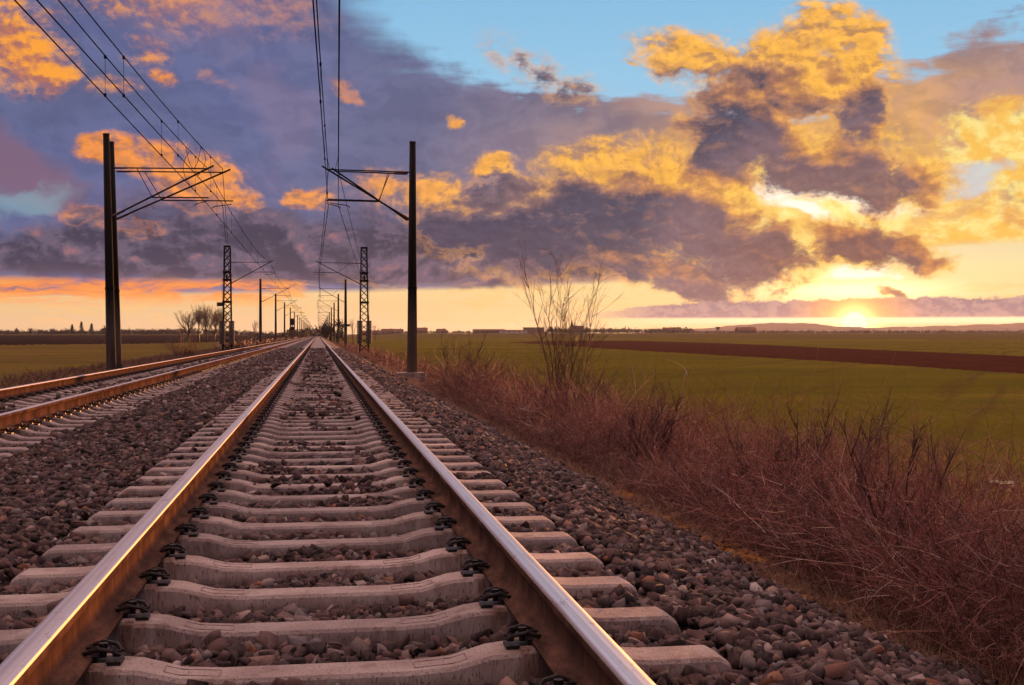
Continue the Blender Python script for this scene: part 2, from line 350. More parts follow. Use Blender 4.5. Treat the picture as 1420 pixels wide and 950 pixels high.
# ------------------------------------------------------------------ materials
def mat(name, f):
    m = bpy.data.materials.new(name); m.use_nodes = True; t = m.node_tree; t.nodes.clear(); g = G(t)
    bs = g.n('ShaderNodeBsdfPrincipled'); out = g.n('ShaderNodeOutputMaterial'); t.links.new(bs.outputs[0], out.inputs[0])
    f(g, bs); return m
def link(g, bs, **k):
    for a, v in k.items():
        a = a.replace('_', ' ')
        if isinstance(v, bpy.types.NodeSocket): g.t.links.new(v, bs.inputs[a])
        else: bs.inputs[a].default_value = v
def objc(g): return g.n('ShaderNodeTexCoord').outputs['Object']
def geo(g, o='Position'): return g.n('ShaderNodeNewGeometry').outputs[o]
def bump(g, h, dist, strength=1.0): return g.n('ShaderNodeBump', {'Height': h, 'Distance': dist, 'Strength': strength}).outputs[0]
def rgb(r, g_, b): return (r, g_, b, 1)
def simple(name, c, rough=.6, metal=0.0, var=.25, scale=6.0, spec=.3):
    def f(g, bs):
        n = g.noise(objc(g), scale, 5, .6)
        col = g.mix(g.rng(n, .3, .7), tuple(x * (1 - var) for x in c[:3]) + (1,), tuple(min(1, x * (1 + var)) for x in c[:3]) + (1,))
        link(g, bs, Base_Color=col, Roughness=rough, Metallic=metal, Specular_IOR_Level=spec)
    return mat(name, f)

def _polish(g, bs):
    P = geo(g); n = g.noise(g.vm('MULTIPLY', P, (90, .25, 1)), 1, 4, .6); n2 = g.noise(g.vm('MULTIPLY', P, (40, 1.2, 1)), 1, 5, .65)
    n5 = g.noise(g.vm('MULTIPLY', P, (55, .05, 1)), 1, 4, .6); n6 = g.noise(g.vm('MULTIPLY', P, (14, 7, 1)), 1, 6, .7)
    col = g.mix(g.rng(n5, .40, .66), rgb(.66, .65, .68), rgb(.50, .47, .47)); col = g.mix(g.rng(n2, .55, .78, 0, .55), col, rgb(.30, .22, .18)); col = g.mix(g.rng(n6, .62, .74, 0, .7), col, rgb(.20, .13, .10))
    link(g, bs, Base_Color=col, Metallic=1.0, Roughness=g.add(.27, g.mul(n, .14)))
M_POLISH = mat('polished_rail_head', _polish)
def _rust(g, bs):
    P = geo(g); n = g.noise(g.vm('MULTIPLY', P, (9, 2.6, 9)), 1.5, 9, .72); n2 = g.noise(P, 60, 5, .6)
    col = g.ramp(n, [(.3, rgb(.055, .034, .029)), (.5, rgb(.11, .062, .046)), (.66, rgb(.18, .098, .066)), (.8, rgb(.23, .16, .13))])
    col = g.mix(g.rng(n2, .62, .8, 0, .6), col, rgb(.20, .085, .040))
    link(g, bs, Base_Color=col, Roughness=g.add(.55, g.mul(n2, .25)), Metallic=0.0, Specular_IOR_Level=0.0, Normal=bump(g, n2, .0015))
M_RUST = mat('rail_rust', _rust)
def _conc(g, bs):
    P = geo(g); n = g.noise(P, 3.1, 7, .6); n2 = g.noise(P, 55, 6, .65); n3 = g.noise(P, 9, 5, .6)
    col = g.mix(g.rng(n, .32, .7), rgb(.36, .29, .265), rgb(.50, .425, .39))
    col = g.mix(g.rng(n3, .56, .72, 0, .6), col, rgb(.21, .145, .12))
    col = g.mix(g.rng(n2, .60, .74, 0, .45), col, rgb(.20, .155, .145))
    O = g.n('ShaderNodeSeparateXYZ', (objc(g),)).outputs; ax = g.m('ABSOLUTE', O[0])
    rnd = g.n('ShaderNodeObjectInfo').outputs['Random']
    col = g.mix(1.0, col, g.mix(rnd, (.80, .79, .80, 1), (1.12, 1.08, 1.05, 1)), 'MULTIPLY')
    splash = g.mul(g.rng(g.add(O[2], g.mul(g.sub(n3, .5), .07)), -.245, -.30), .75)          # dust and brake dirt thrown up from the stones
    col = g.mix(splash, col, rgb(.125, .082, .070))
    rust = g.mul(g.rng(g.m('ABSOLUTE', g.sub(ax, .7535)), .20, .08), g.rng(g.noise(P, 12, 5, .65), .38, .62, 0, .85))
    col = g.mix(rust, col, rgb(.16, .075, .045))
    pits = g.rng(g.noise(P, 130, 3, .6), .62, .72)
    col = g.mix(g.mul(pits, .5), col, rgb(.14, .10, .09))
    spot = g.rng(g.noise(P, 5.5, 6, .7), .60, .70, 0, .55); col = g.mix(spot, col, rgb(.52, .44, .40))
    link(g, bs, Base_Color=col, Roughness=.9, Specular_IOR_Level=.2, Normal=bump(g, g.sub(g.add(n2, g.mul(n3, .9)), g.mul(pits, .6)), .007))
M_SLEEPER = mat('sleeper_concrete', _conc)
def _stone(g, bs):
    a = g.n('ShaderNodeAttribute', attribute_name='tone').outputs['Fac']
    P = geo(g); n = g.noise(P, 70, 5, .65)
    col = g.ramp(a, [(0, rgb(.020, .014, .014)), (.25, rgb(.048, .031, .029)), (.48, rgb(.105, .060, .052)), (.66, rgb(.155, .100, .088)), (.76, rgb(.15, .135, .13)), (.85, rgb(.28, .205, .18)), (.92, rgb(.22, .085, .04)), (1, rgb(.42, .36, .33))])
    col = g.mix(g.rng(n, .4, .75, 0, .5), col, g.mix(.4, col, rgb(.20, .15, .14)))
    link(g, bs, Base_Color=col, Specular_IOR_Level=.25, Roughness=.85, Normal=bump(g, n, .003))
M_STONE = mat('crushed_stone', _stone)
def _bed(g, bs):
    P = geo(g); v = g.n('ShaderNodeTexVoronoi', {'Vector': P, 'Scale': 15.0}); n = g.noise(P, 1.3, 6, .6)
    c = g.n('ShaderNodeSeparateColor', (v.outputs['Color'],)).outputs[0]
    col = g.ramp(c, [(0, rgb(.022, .014, .014)), (.5, rgb(.07, .044, .040)), (1, rgb(.13, .09, .082))])
    col = g.mix(g.rng(n, .35, .7, 0, .35), col, rgb(.10, .06, .045))
    link(g, bs, Base_Color=col, Roughness=.9, Normal=bump(g, g.sub(1.0, v.outputs['Distance']), .05))
M_BED = mat('ballast_bed', _bed)
def _field(g, bs):
    P = geo(g); sx = g.n('ShaderNodeSeparateXYZ', (P,)); X, Y = sx.outputs[0], sx.outputs[1]
    # rows run at an angle to the line
    rows = g.vm('MULTIPLY', g.n('ShaderNodeVectorRotate', {0: P, 'Angle': R(-58)}, rotation_type='Z_AXIS').outputs[0], (.018, .5, 0))
    n = g.noise(P, .02, 6, .6); n2 = g.noise(P, .9, 6, .7); r = g.noise(rows, 1, 5, .65); n4 = g.noise(P, .09, 5, .6)
    col = g.mix(g.rng(n, .35, .65), rgb(.150, .128, .013), rgb(.205, .165, .022))
    col = g.mix(g.rng(r, .48, .68, 0, .75), col, rgb(.115, .072, .026))
    col = g.mix(g.rng(n4, .50, .70, 0, .6), col, rgb(.10, .085, .022))
    col = g.mix(g.rng(n2, .52, .75, 0, .4), col, rgb(.09, .055, .022))
    wob = g.noise(P, .03, 3, .5, out=1)
    band = g.noise(g.vm('MULTIPLY', P, (.006, .055, 0)), 1, 6, .65); band2 = g.noise(g.vm('MULTIPLY', P, (.03, .5, 0)), 1, 5, .7)
    col = g.mix(g.rng(band, .40, .62), g.mix(.38, col, rgb(.045, .05, .010)), col)
    col = g.mix(g.rng(band2, .50, .68, 0, .55), col, rgb(.155, .105, .035))
    rot = g.n('ShaderNodeSeparateXYZ', (g.n('ShaderNodeVectorRotate', {0: g.vm('ADD', P, g.vm('MULTIPLY', wob, (1.2, 1.2, 0))), 'Angle': R(-74)}, rotation_type='Z_AXIS').outputs[0],)).outputs[1]
    drill = g.m('SINE', g.mul(rot, 2 * PI / .9)); col = g.mix(g.rng(drill, .2, 1, 0, .28), col, rgb(.09, .062, .025))
    tuft = g.noise(P, 2.6, 6, .75); col = g.mix(g.rng(tuft, .5, .7, 0, .5), col, rgb(.05, .055, .012))
    stub = g.mul(g.rng(X, 16, 7), g.rng(g.noise(P, .5, 6, .7), .40, .60)); col = g.mix(g.mul(stub, .8), col, rgb(.15, .09, .045))
    far = g.rng(g.add(Y, X), 700, 1100)
    col = g.mix(g.mul(far, .8), col, g.mix(g.rng(n, .4, .6), rgb(.12, .075, .03), rgb(.085, .07, .025)))
    bank = g.mul(g.rng(g.add(X, g.mul(n2, 1.2)), 7.6, 6.4), g.rng(g.add(X, g.mul(n2, -1.2)), -10.2, -9.0))
    bc = g.mix(g.rng(n2, .35, .65), rgb(.10, .058, .032), rgb(.17, .10, .055))
    bc = g.mix(g.rng(g.noise(P, 6, 5, .7), .45, .7), bc, rgb(.055, .035, .025))
    col = g.mix(bank, col, bc)
    fine = g.noise(P, 9, 4, .7)
    link(g, bs, Base_Color=col, Roughness=1.0, Specular_IOR_Level=0.0, Normal=bump(g, g.add(fine, n2), .035))
M_FIELD = mat('field_ground', _field)
def _plough(dark):
    def f(g, bs):
        P = geo(g); n = g.noise(P, .35, 7, .7); n2 = g.noise(P, 3, 5, .7)
        a, b = ((.022, .014, .012), (.040, .026, .022)) if dark else ((.050, .017, .011), (.085, .030, .018))
        link(g, bs, Base_Color=g.mix(g.rng(n, .35, .65), rgb(*a), rgb(*b)), Roughness=1.0, Specular_IOR_Level=0.0, Normal=bump(g, n2, .03))
    return f
M_PLOUGH = mat('ploughed_soil', _plough(False)); M_PLOUGH_D = mat('dark_soil', _plough(True))
def _twig(c0, c1, sc=1.2):
    def f(g, bs):
        P = geo(g); a = g.n('ShaderNodeAttribute', attribute_name='tone').outputs['Fac']; n = g.noise(P, sc, 4, .6)
        col = g.mix(a, rgb(*c0), rgb(*c1)); col = g.mix(g.rng(n, .4, .7, 0, .35), col, rgb(c0[0] * .6, c0[1] * .6, c0[2] * .6))
        link(g, bs, Base_Color=col, Roughness=.6, Specular_IOR_Level=.35)
    return f
def _bramble(g, bs):
    P = geo(g); a = g.n('ShaderNodeAttribute', attribute_name='tone').outputs['Fac']; n = g.noise(P, .8, 5, .6)
    col = g.ramp(a, [(0, rgb(.050, .024, .022)), (.22, rgb(.17, .052, .046)), (.5, rgb(.36, .115, .095)), (.72, rgb(.46, .21, .145)), (.86, rgb(.60, .40, .28)), (1, rgb(.70, .55, .42))])
    col = g.mix(g.rng(n, .42, .62, 0, .6), col, g.mix(.5, col, rgb(.10, .06, .05)))
    link(g, bs, Base_Color=col, Roughness=.6, Specular_IOR_Level=.3)
M_BRAMBLE = mat('bramble_bark', _bramble)
M_DARKTWIG = mat('dark_twig', _twig((.06, .030, .027), (.19, .092, .076)))
M_BARK = mat('grey_bark', _twig((.085, .055, .045), (.15, .095, .07)))
M_DRYGRASS = mat('dry_grass', _twig((.22, .115, .075), (.62, .39, .26)))
M_REDGRASS = mat('red_brown_grass', _twig((.13, .055, .035), (.26, .13, .075)))
M_DARKLEAF = mat('dark_foliage', _twig((.02, .02, .014), (.05, .042, .028)))
M_WOOD = mat('far_wood', _twig((.035, .026, .022), (.085, .06, .045), .05))
def _moss(g, bs):
    P = geo(g); n = g.noise(P, 14, 6, .7)
    link(g, bs, Base_Color=g.ramp(n, [(.32, rgb(.10, .055, .015)), (.5, rgb(.36, .14, .018)), (.68, rgb(.58, .26, .03))]), Roughness=.95, Normal=bump(g, g.noise(P, 90, 5, .7), .02))
M_MOSS = mat('orange_moss', _moss)
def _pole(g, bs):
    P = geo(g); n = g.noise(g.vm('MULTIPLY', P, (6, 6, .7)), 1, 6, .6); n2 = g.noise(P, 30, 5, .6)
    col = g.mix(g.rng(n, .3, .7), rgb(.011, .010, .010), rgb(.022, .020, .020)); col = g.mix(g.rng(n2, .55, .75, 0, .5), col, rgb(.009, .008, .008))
    zz = g.n('ShaderNodeSeparateXYZ', (P,)).outputs[2]; bare = g.rng(g.add(zz, g.mul(g.sub(n, .5), 2.2)), 2.6, .6)  # light gradient put into the pole colour: backlit dark top, paler foot
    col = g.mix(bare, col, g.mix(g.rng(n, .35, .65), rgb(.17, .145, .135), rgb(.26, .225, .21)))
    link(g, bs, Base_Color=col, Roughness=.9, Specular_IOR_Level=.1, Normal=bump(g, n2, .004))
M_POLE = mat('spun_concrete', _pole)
M_STEEL = simple('dark_painted_steel', (.014, .013, .014), .8, 0, spec=.05)
M_WIRE = simple('wire', (.010, .009, .009), .9, 0, spec=0.0)
M_IRON = simple('black_fastening', (.022, .017, .016), .5, .2, .4, 60)
M_INSUL = simple('brown_glaze', (.07, .03, .02), .25)
M_WEIGHT = simple('cast_weight', (.12, .10, .095), .8, 0, .3, 4)
M_FOUND = simple('old_foundation_concrete', (.36, .28, .25), .9, 0, .3, 5)
M_PLATE = simple('sign_plate', (.05, .05, .06), .5)
M_LENS = simple('signal_lens', (.03, .03, .035), .1)
M_WALL = [simple('rendered_wall', c, .9) for c in ((.30, .22, .18), (.42, .34, .28), (.22, .14, .11))]
M_ROOF = simple('tile_roof', (.16, .06, .04), .9)
M_PANE = simple('window_pane', (.04, .05, .06), .15)
M_WHITE = simple('white_paint', (.7, .68, .64), .6)
def _water(g, bs): link(g, bs, Base_Color=rgb(.02, .02, .02), Roughness=.06, Normal=bump(g, g.noise(geo(g), 16, 3, .5), .006))
M_WATER = mat('puddle_water', _water)
def _hill(g, bs):
    n = g.noise(geo(g), .004, 6, .65); link(g, bs, Base_Color=g.mix(g.rng(n, .35, .65), rgb(.035, .042, .03), rgb(.08, .07, .045)), Roughness=1.0, Specular_IOR_Level=0.0)
M_HILL = mat('hill_woods', _hill)

# ------------------------------------------------------------------ terrain
sst = lambda a, b, x: (lambda t: t * t * (3 - 2 * t))(np.clip((x - a) / (b - a), 0, 1))
def terr(X, Y):
    X = np.asarray(X, float); Y = np.asarray(Y, float)
    z = np.interp(X, [-14, -11, -8.3, -6.9, -6.2, 2.3, 2.7, 3.3, 3.9, 5.0, 6.6, 9], [-1.45, -1.38, -1.0, -.72, -.66, -.66, -.68, -.74, -.86, -1.45, -2.0, -2.06])
    rise = sst(400, 1500, np.hypot(X, Y)) * np.where(X > 0, 5.0 * sst(15, 120, X), 3.6 * sst(-20, -90, X)) 
    return z + rise
def unproject(px, py):
    """the point of the ground that a bearing meets"""
    d = ray(px, py); t0, t1 = 1.0, 6000.0; t = t0
    while t < t1:
        p = EYE + d * t
        if p.z <= float(terr(p.x, p.y)): break
        t *= 1.01
    lo, hi = t / 1.01, t
    for _ in range(30):
        mid = (lo + hi) / 2; p = EYE + d * mid
        if p.z <= float(terr(p.x, p.y)): hi = mid
        else: lo = mid
    return EYE + d * hi
def grid_sheet(name, xs, ys, zf, m):
    xs = np.asarray(xs, float); ys = np.asarray(ys, float); XX, YY = np.meshgrid(xs, ys); Z = zf(XX, YY)
    V = np.stack([XX, YY, Z], -1).reshape(-1, 3); nx, ny = len(xs), len(ys)
    i = (np.arange(ny - 1)[:, None] * nx + np.arange(nx - 1)[None]).ravel()
    F = np.stack([i, i + 1, i + nx + 1, i + nx], 1)
    return fast_mesh(name, V, F, m, smooth=True)
xs = np.unique(np.concatenate([np.linspace(-14, 9, 70), -14 - np.geomspace(1, 9000, 40), 9 + np.geomspace(1, 9000, 44)]))
ys = np.unique(np.concatenate([np.linspace(-60, 60, 60), -60 - np.geomspace(1, 3000, 10), 60 + np.geomspace(1, 9000, 70)]))
def ground_z(X, Y):
    z = terr(X, Y); k = np.where((X > 3) | (X < -7.2), 1.0, 0.0)
    return z + k * .05 * np.sin(X * .9 + 1.3 * np.sin(Y * .21)) * np.cos(Y * .7 + X * .3) * np.exp(-((np.maximum(np.abs(X) - 4, 0)) / 14) ** 2)
tag(grid_sheet('ground', xs, ys, ground_z, M_FIELD), kind='structure')

def soil_strip(name, low, up, m, lift=.018, n=130, k=8):
    pl = np.linspace(low[0][0], low[-1][0], n); V = []
    for px in pl:
        yl = np.interp(px, *zip(*low)); yu = np.interp(px, *zip(*up))
        jit = .35 * math.sin(px * .9) + .25 * math.sin(px * 2.3 + 1) + random.uniform(-.3, .3)
        a, b = unproject(px, max(yl + jit, 464.2)), unproject(px, yu + .4 * jit)
        for j in range(k + 1):
            p = a.lerp(b, j / k); V.append((p.x, p.y, float(terr(p.x, p.y)) + lift))
    i = (np.arange(n - 1)[:, None] * (k + 1) + np.arange(k)[None]).ravel()
    return tag(fast_mesh(name, np.array(V), np.stack([i, i + k + 1, i + k + 2, i + 1], 1), m), kind='structure')
soil_strip('ploughed_field', [(704, 474.9), (880, 486.5), (1150, 501), (1420, 518), (1600, 529.5)], [(704, 474.4), (800, 472.6), (880, 472.6), (1000, 476), (1150, 482.5), (1420, 494), (1600, 502)], M_PLOUGH)
soil_strip('dark_ploughed_field', [(-160, 480), (0, 478.5), (200, 476.5), (330, 473.5), (400, 470)], [(-160, 464.9), (0, 464.9), (200, 464.8), (330, 465), (400, 467.5)], M_PLOUGH_D)

# ballast bed: cross-section in X, the stones lie on it
TRACKS = (0.0, -4.0)
def bedz(X):
    return np.interp(X, [-6.9, -5.9, -5.35, -2.7, -2.0, -1.3, 1.3, 1.62, 2.2, 2.85], [-.78, -.36, -.262, -.262, -.235, -.262, -.262, -.285, -.46, -.73])
bx = np.concatenate([np.linspace(-6.9, -5.3, 7), np.linspace(-5.2, 1.3, 50), np.linspace(1.35, 2.85, 14)])
by = np.unique(np.concatenate([np.linspace(-8, 60, 240), np.geomspace(60, 1900, 60)]))
tag(grid_sheet('ballast_bed', bx, by, lambda X, Y: bedz(X) - .047 + .008 * np.sin(X * 9 + Y * 3) * np.cos(Y * 7.7 - X * 4), M_BED), kind='structure')

# ------------------------------------------------------------------ rails
def rail_profile():
    half = [(.075, -.172), (.075, -.163), (.045, -.150), (.016, -.138), (.0085, -.120), (.0085, -.062), (.014, -.052), (.034, -.042), (.0360, -.034), (.0365, -.013), (.0345, -.006), (.029, -.0022), (.018, -.0006), (.0, 0)]
    return half + [(-x, z) for x, z in half[-2::-1]]
PROF = rail_profile(); NP_ = len(PROF)
def make_rail(xc, gauge_side, label):
    ysr = np.concatenate([np.linspace(-8, 40, 33), np.geomspace(43, 1800, 40)])
    V = [(x + xc, y, z) for y in ysr for x, z in PROF]
    F, mi = [], []
    for i in range(len(ysr) - 1):
        for k in range(NP_):
            a, b = k, (k + 1) % NP_
            F.append((i * NP_ + a, (i + 1) * NP_ + a, (i + 1) * NP_ + b, i * NP_ + b))
            xm, zm = (PROF[a][0] + PROF[b][0]) / 2, (PROF[a][1] + PROF[b][1]) / 2
            mi.append(1 if (zm > -.0055) or (zm > -.012 and xm * gauge_side > 0) else 0)
    F.append(tuple(range(NP_))); mi.append(0)
    me = bpy.data.meshes.new('rail'); me.from_pydata(V, [], F)
    o = finish('rail', me, [M_RUST, M_POLISH], smooth=True, mi=mi)
    return tag(o, label, 'rail', 'running rails of the two tracks')
RX = .7535
make_rail(RX, -1, 'right-hand rail of the near track, brown side in shade under a bright blue-white top')
make_rail(-RX, 1, 'left-hand rail of the near track, orange gleam along its inner side')
make_rail(-4 + RX, -1, 'rail of the far left track that lies closer to the viewer, rusty orange flank')
make_rail(-4 - RX, 1, 'outermost left rail, thin orange line along the edge of the green field')

# ------------------------------------------------------------------ sleepers with their fastenings
def sleeper_mesh(seg_detail=True):
    prof = [(0, -.236), (.30, -.236), (.42, -.228), (.54, -.196), (.60, -.190), (.635, -.190), (.64, -.179), (.868, -.179), (.873, -.190), (.91, -.192), (1.0, -.226), (1.06, -.231), (1.29, -.231), (1.325, -.250), (1.35, -.30)]
    if not seg_detail: prof = [(0, -.236), (.40, -.230), (.56, -.192), (.91, -.192), (1.02, -.229), (1.25, -.231), (1.30, -.30)]
    P = [(-x, z) for x, z in prof[:0:-1]] + prof
    V, F = [], []
    for x, z in P:
        e = 1.0 if abs(x) < 1.32 else (.97 if abs(x) < 1.34 else .93)
        hw = (.080 + .012 * max(0, min(1, (abs(x) - .4) / .2))) * e; c = .012
        V += [(x, -hw - .045, -.42), (x, -hw, z - c), (x, -hw + c, z), (x, hw - c, z), (x, hw, z - c), (x, hw + .045, -.42)]
    n = len(P)
    for i in range(n - 1):
        for k in range(5): F.append((i * 6 + k, i * 6 + k + 1, (i + 1) * 6 + k + 1, (i + 1) * 6 + k)[::-1])
    F.append(tuple(range(6))); F.append(tuple((n - 1) * 6 + k for k in range(6))[::-1])
    return V, F
def fastening(side, hi=True):
    """local origin at the rail axis; side = which way from the rail it sits"""
    b = MB(); s = side
    def X(x): return x * s
    x0, x1 = sorted((X(.082), X(.175)))
    b.box(x0, x1 - .0, -.052, .052, -.20, -.178)
    if not hi:
        b.box(*sorted((X(.055), X(.165))), -.055, .055, -.169, -.135); return b
    b.box(*sorted((X(.078), X(.098))), -.05, .05, -.179, -.156)
    for t in (-1, 1):      # the two bows of the tension clamp
        pts = [(X(.115), .012 * t, -.138), (X(.075), .020 * t, -.140), (X(.052), .040 * t, -.146), (X(.066), .064 * t, -.138), (X(.105), .070 * t, -.122), (X(.150), .060 * t, -.134), (X(.168), .038 * t, -.154), (X(.150), .020 * t, -.158)]
        b.tube(pts, .0085, 6)
    b.tube([(X(.112), 0, -.17), (X(.112), 0, -.126)], .012, 8)
    b.tube([(X(.112), 0, -.140), (X(.112), 0, -.134)], .024, 10)
    b.tube([(X(.112), 0, -.134), (X(.112), 0, -.114)], .017, 6)
    return b
SL_HI, SL_LO = sleeper_mesh(True), sleeper_mesh(False)
me_hi = bpy.data.meshes.new('sleeper'); me_hi.from_pydata(*[SL_HI[0], [], SL_HI[1]]); me_hi.materials.append(M_SLEEPER)
me_lo = bpy.data.meshes.new('sleeper'); me_lo.from_pydata(*[SL_LO[0], [], SL_LO[1]]); me_lo.materials.append(M_SLEEPER)
me_f = {}
for s in (-1, 1):
    for hi in (True, False):
        o = fastening(s, hi).build('rail_fastening', M_IRON); me_f[s, hi] = o.data; bpy.data.objects.remove(o)
def mark_mesh():       # worn cast frame, like the maker's panel pressed into the top
    b = MB(); x0, x1, y0, y1 = .30, .47, -.036, .036; t = .004
    zf = lambda x: np.interp(x, [.30, .42, .54], [-.236, -.228, -.196])
    def bar(xa, xb, ya, yb):
        n = 4 if xb - xa > .02 else 1
        for k in range(n):
            a, c = xa + (xb - xa) * k / n, xa + (xb - xa) * (k + 1) / n
            za, zc = zf(a) + .0015, zf(c) + .0015
            b.add([(a, ya, za), (c, ya, zc), (c, yb, zc), (a, yb, za), (a, ya, za - .004), (c, ya, zc - .004), (c, yb, zc - .004), (a, yb, za - .004)], [(0, 1, 2, 3), (0, 4, 5, 1), (1, 5, 6, 2), (2, 6, 7, 3), (3, 7, 4, 0)])
    bar(x0, x1, y0, y0 + t); bar(x0, x1, y1 - t, y1); bar(x0, x0 + t, y0, y1); bar(x1 - t, x1, y0, y1); bar(.395, .395 + t, y0, y1)
    return b
M_MARK = simple('worn_cast_mark', (.25, .19, .17), .9, 0, .45, 40)
me_mark = mark_mesh().build('cast_mark', M_MARK); _d = me_mark.data; bpy.data.objects.remove(me_mark); me_mark = _d
ORD = ['nearest', 'second', 'third', 'fourth', 'fifth', 'sixth', 'seventh', 'eighth', 'ninth', 'tenth', 'eleventh', 'twelfth', 'thirteenth', 'fourteenth', 'fifteenth', 'sixteenth', 'seventeenth', 'eighteenth', 'nineteenth', 'twentieth']
def place_sleeper(xc, y, label, group, near, rots=True):
    o = bpy.data.objects.new('sleeper', me_hi if near else me_lo); C.objects.link(o)
    o.location = (xc, y, random.uniform(-.003, .002)); o.rotation_euler.z = random.uniform(-.006, .006)
    tag(o, label, 'sleeper', group)
    for xr in (-RX, RX):
        for s in (-1, 1):
            f = bpy.data.objects.new('rail_fastening', me_f[s, near]); C.objects.link(f); f.parent = o; f.location = (xr, random.uniform(-.004, .004), -.179 * .22); f.scale = (.9, .76, .78); f.rotation_euler.z = random.uniform(-.05, .05)
    if near and xc == 0.0:
        for s in (-1, 1):
            q = bpy.data.objects.new('cast_mark', me_mark); C.objects.link(q); q.parent = o; q.rotation_euler.z = 0 if s > 0 else PI
    return o
PITCH_S, Y0R, Y0L = .6, 3.89, 4.13
N_R, N_L = 168, 126
sl_y_right = [Y0R + PITCH_S * (k - 1) for k in range(N_R)]
k0 = 10
sl_y_left = [Y0L + PITCH_S * (k + k0) for k in range(N_L)]
for k, y in enumerate(sl_y_right):
    if 1 <= k <= 12: lab = f'{ORD[k - 1]} concrete sleeper from the viewer crossing the near track'
    else: lab = 'concrete sleeper farther down the near track, beyond the twelfth from the viewer'
    if k == 0: lab = 'concrete sleeper at the very bottom edge, only its end showing right of the near track'
    place_sleeper(0.0, y, lab, 'sleepers of the near track', k < 60)
for k, y in enumerate(sl_y_left):
    place_sleeper(-4.0, y, 'pale concrete sleeper under the left track, beside the green field', 'sleepers of the left track', k < 40)
# the rest of the sleepers, too many to count
def far_sleepers():
    V0, F0 = np.array(SL_LO[0]), SL_LO[1]
    quads = np.array([f for f in F0 if len(f) == 4]); Vs, Fs = [], []; k = 0
    for xc, ya in ((0.0, sl_y_right[-1] + .6), (-4.0, sl_y_left[-1] + .6)):
        y = ya
        while y < 520: Vs.append(V0 + (xc, y, 0)); Fs.append(quads + k); k += len(V0); y += PITCH_S
    return np.concatenate(Vs), np.concatenate(Fs)
tag(fast_mesh('distant_sleepers', *far_sleepers(), M_SLEEPER), 'distant concrete sleepers of both tracks merging toward the vanishing point', 'sleepers', kind='stuff')

# ------------------------------------------------------------------ ballast stones
def rock_protos(n, npts):
    out = []
    for i in range(n):
        bm = bmesh.new(); rr = np.random.default_rng(100 + i)
        sc = rr.uniform(.55, 1.0, 3); sc[2] *= .8
        bmesh.ops.create_cube(bm, size=1.0)                       # broken rock: a block split along chance planes
        for _ in range(npts):
            nrm = Vector(rr.normal(size=3)).normalized(); dd = rr.uniform(.24, .44)
            bmesh.ops.bisect_plane(bm, geom=bm.verts[:] + bm.edges[:] + bm.faces[:], plane_co=nrm * dd, plane_no=nrm, clear_outer=True)
            pts = [v.co.copy() for v in bm.verts]; bm.clear()
            for p in pts: bm.verts.new(p)
            bmesh.ops.convex_hull(bm, input=bm.verts[:])
            bmesh.ops.delete(bm, geom=[v for v in bm.verts if not v.link_faces], context='VERTS')
            bmesh.ops.remove_doubles(bm, verts=bm.verts[:], dist=.03)
        sc = (1.0, rr.uniform(.6, .95), rr.uniform(.42, .8)); bmesh.ops.scale(bm, vec=sc, verts=bm.verts[:])
        pts = [v.co.copy() for v in bm.verts]; bm.clear()
        for p in pts: bm.verts.new(p)
        bmesh.ops.convex_hull(bm, input=bm.verts[:]); bmesh.ops.delete(bm, geom=[v for v in bm.verts if not v.link_faces], context='VERTS')
        bmesh.ops.triangulate(bm, faces=bm.faces[:]); bm.verts.index_update()
        out.append((np.array([v.co[:] for v in bm.verts]), np.array([[v.index for v in f.verts] for f in bm.faces]))); bm.free()
    return out
def in_view(X, Y, Z, margin=1.22):
    p = np.stack([X, Y, Z], -1) - np.array(EYE); q = p @ np.array(ROT)
    zc = -q[..., 2]
    return (zc > .8) & (np.abs(q[..., 0]) < zc * 710 / F_PX * margin + .7) & (q[..., 1] > -zc * 475 / F_PX * 1.12 - .15)
def scatter(protos, X, Y, Z, size, tone, rng):
    n = len(X); which = rng.integers(0, len(protos), n)
    q = rng.normal(size=(n, 4)); q /= np.linalg.norm(q, axis=1)[:, None]; w, x, y, z = q.T
    Rm = np.stack([1 - 2 * (y * y + z * z), 2 * (x * y - z * w), 2 * (x * z + y * w), 2 * (x * y + z * w), 1 - 2 * (x * x + z * z), 2 * (y * z - x * w), 2 * (x * z - y * w), 2 * (y * z + x * w), 1 - 2 * (x * x + y * y)], -1).reshape(n, 3, 3)
    Vs, Fs, Ts = [], [], []; k = 0
    pos = np.stack([X, Y, Z], -1)
    for i, (pv, pf) in enumerate(protos):
        ix = np.nonzero(which == i)[0]
        if not len(ix): continue
        v = np.einsum('nij,kj->nki', Rm[ix], pv) * size[ix][:, None, None]; v[..., 2] *= .86
        v += pos[ix][:, None, :]
        m, nv = len(ix), len(pv)
        Vs.append(v.reshape(-1, 3)); Fs.append((pf[None] + (np.arange(m) * nv)[:, None, None] + k).reshape(-1, 3)); Ts.append(np.repeat(tone[ix], len(pf))); k += m * nv
    return np.concatenate(Vs), np.concatenate(Fs), np.concatenate(Ts)
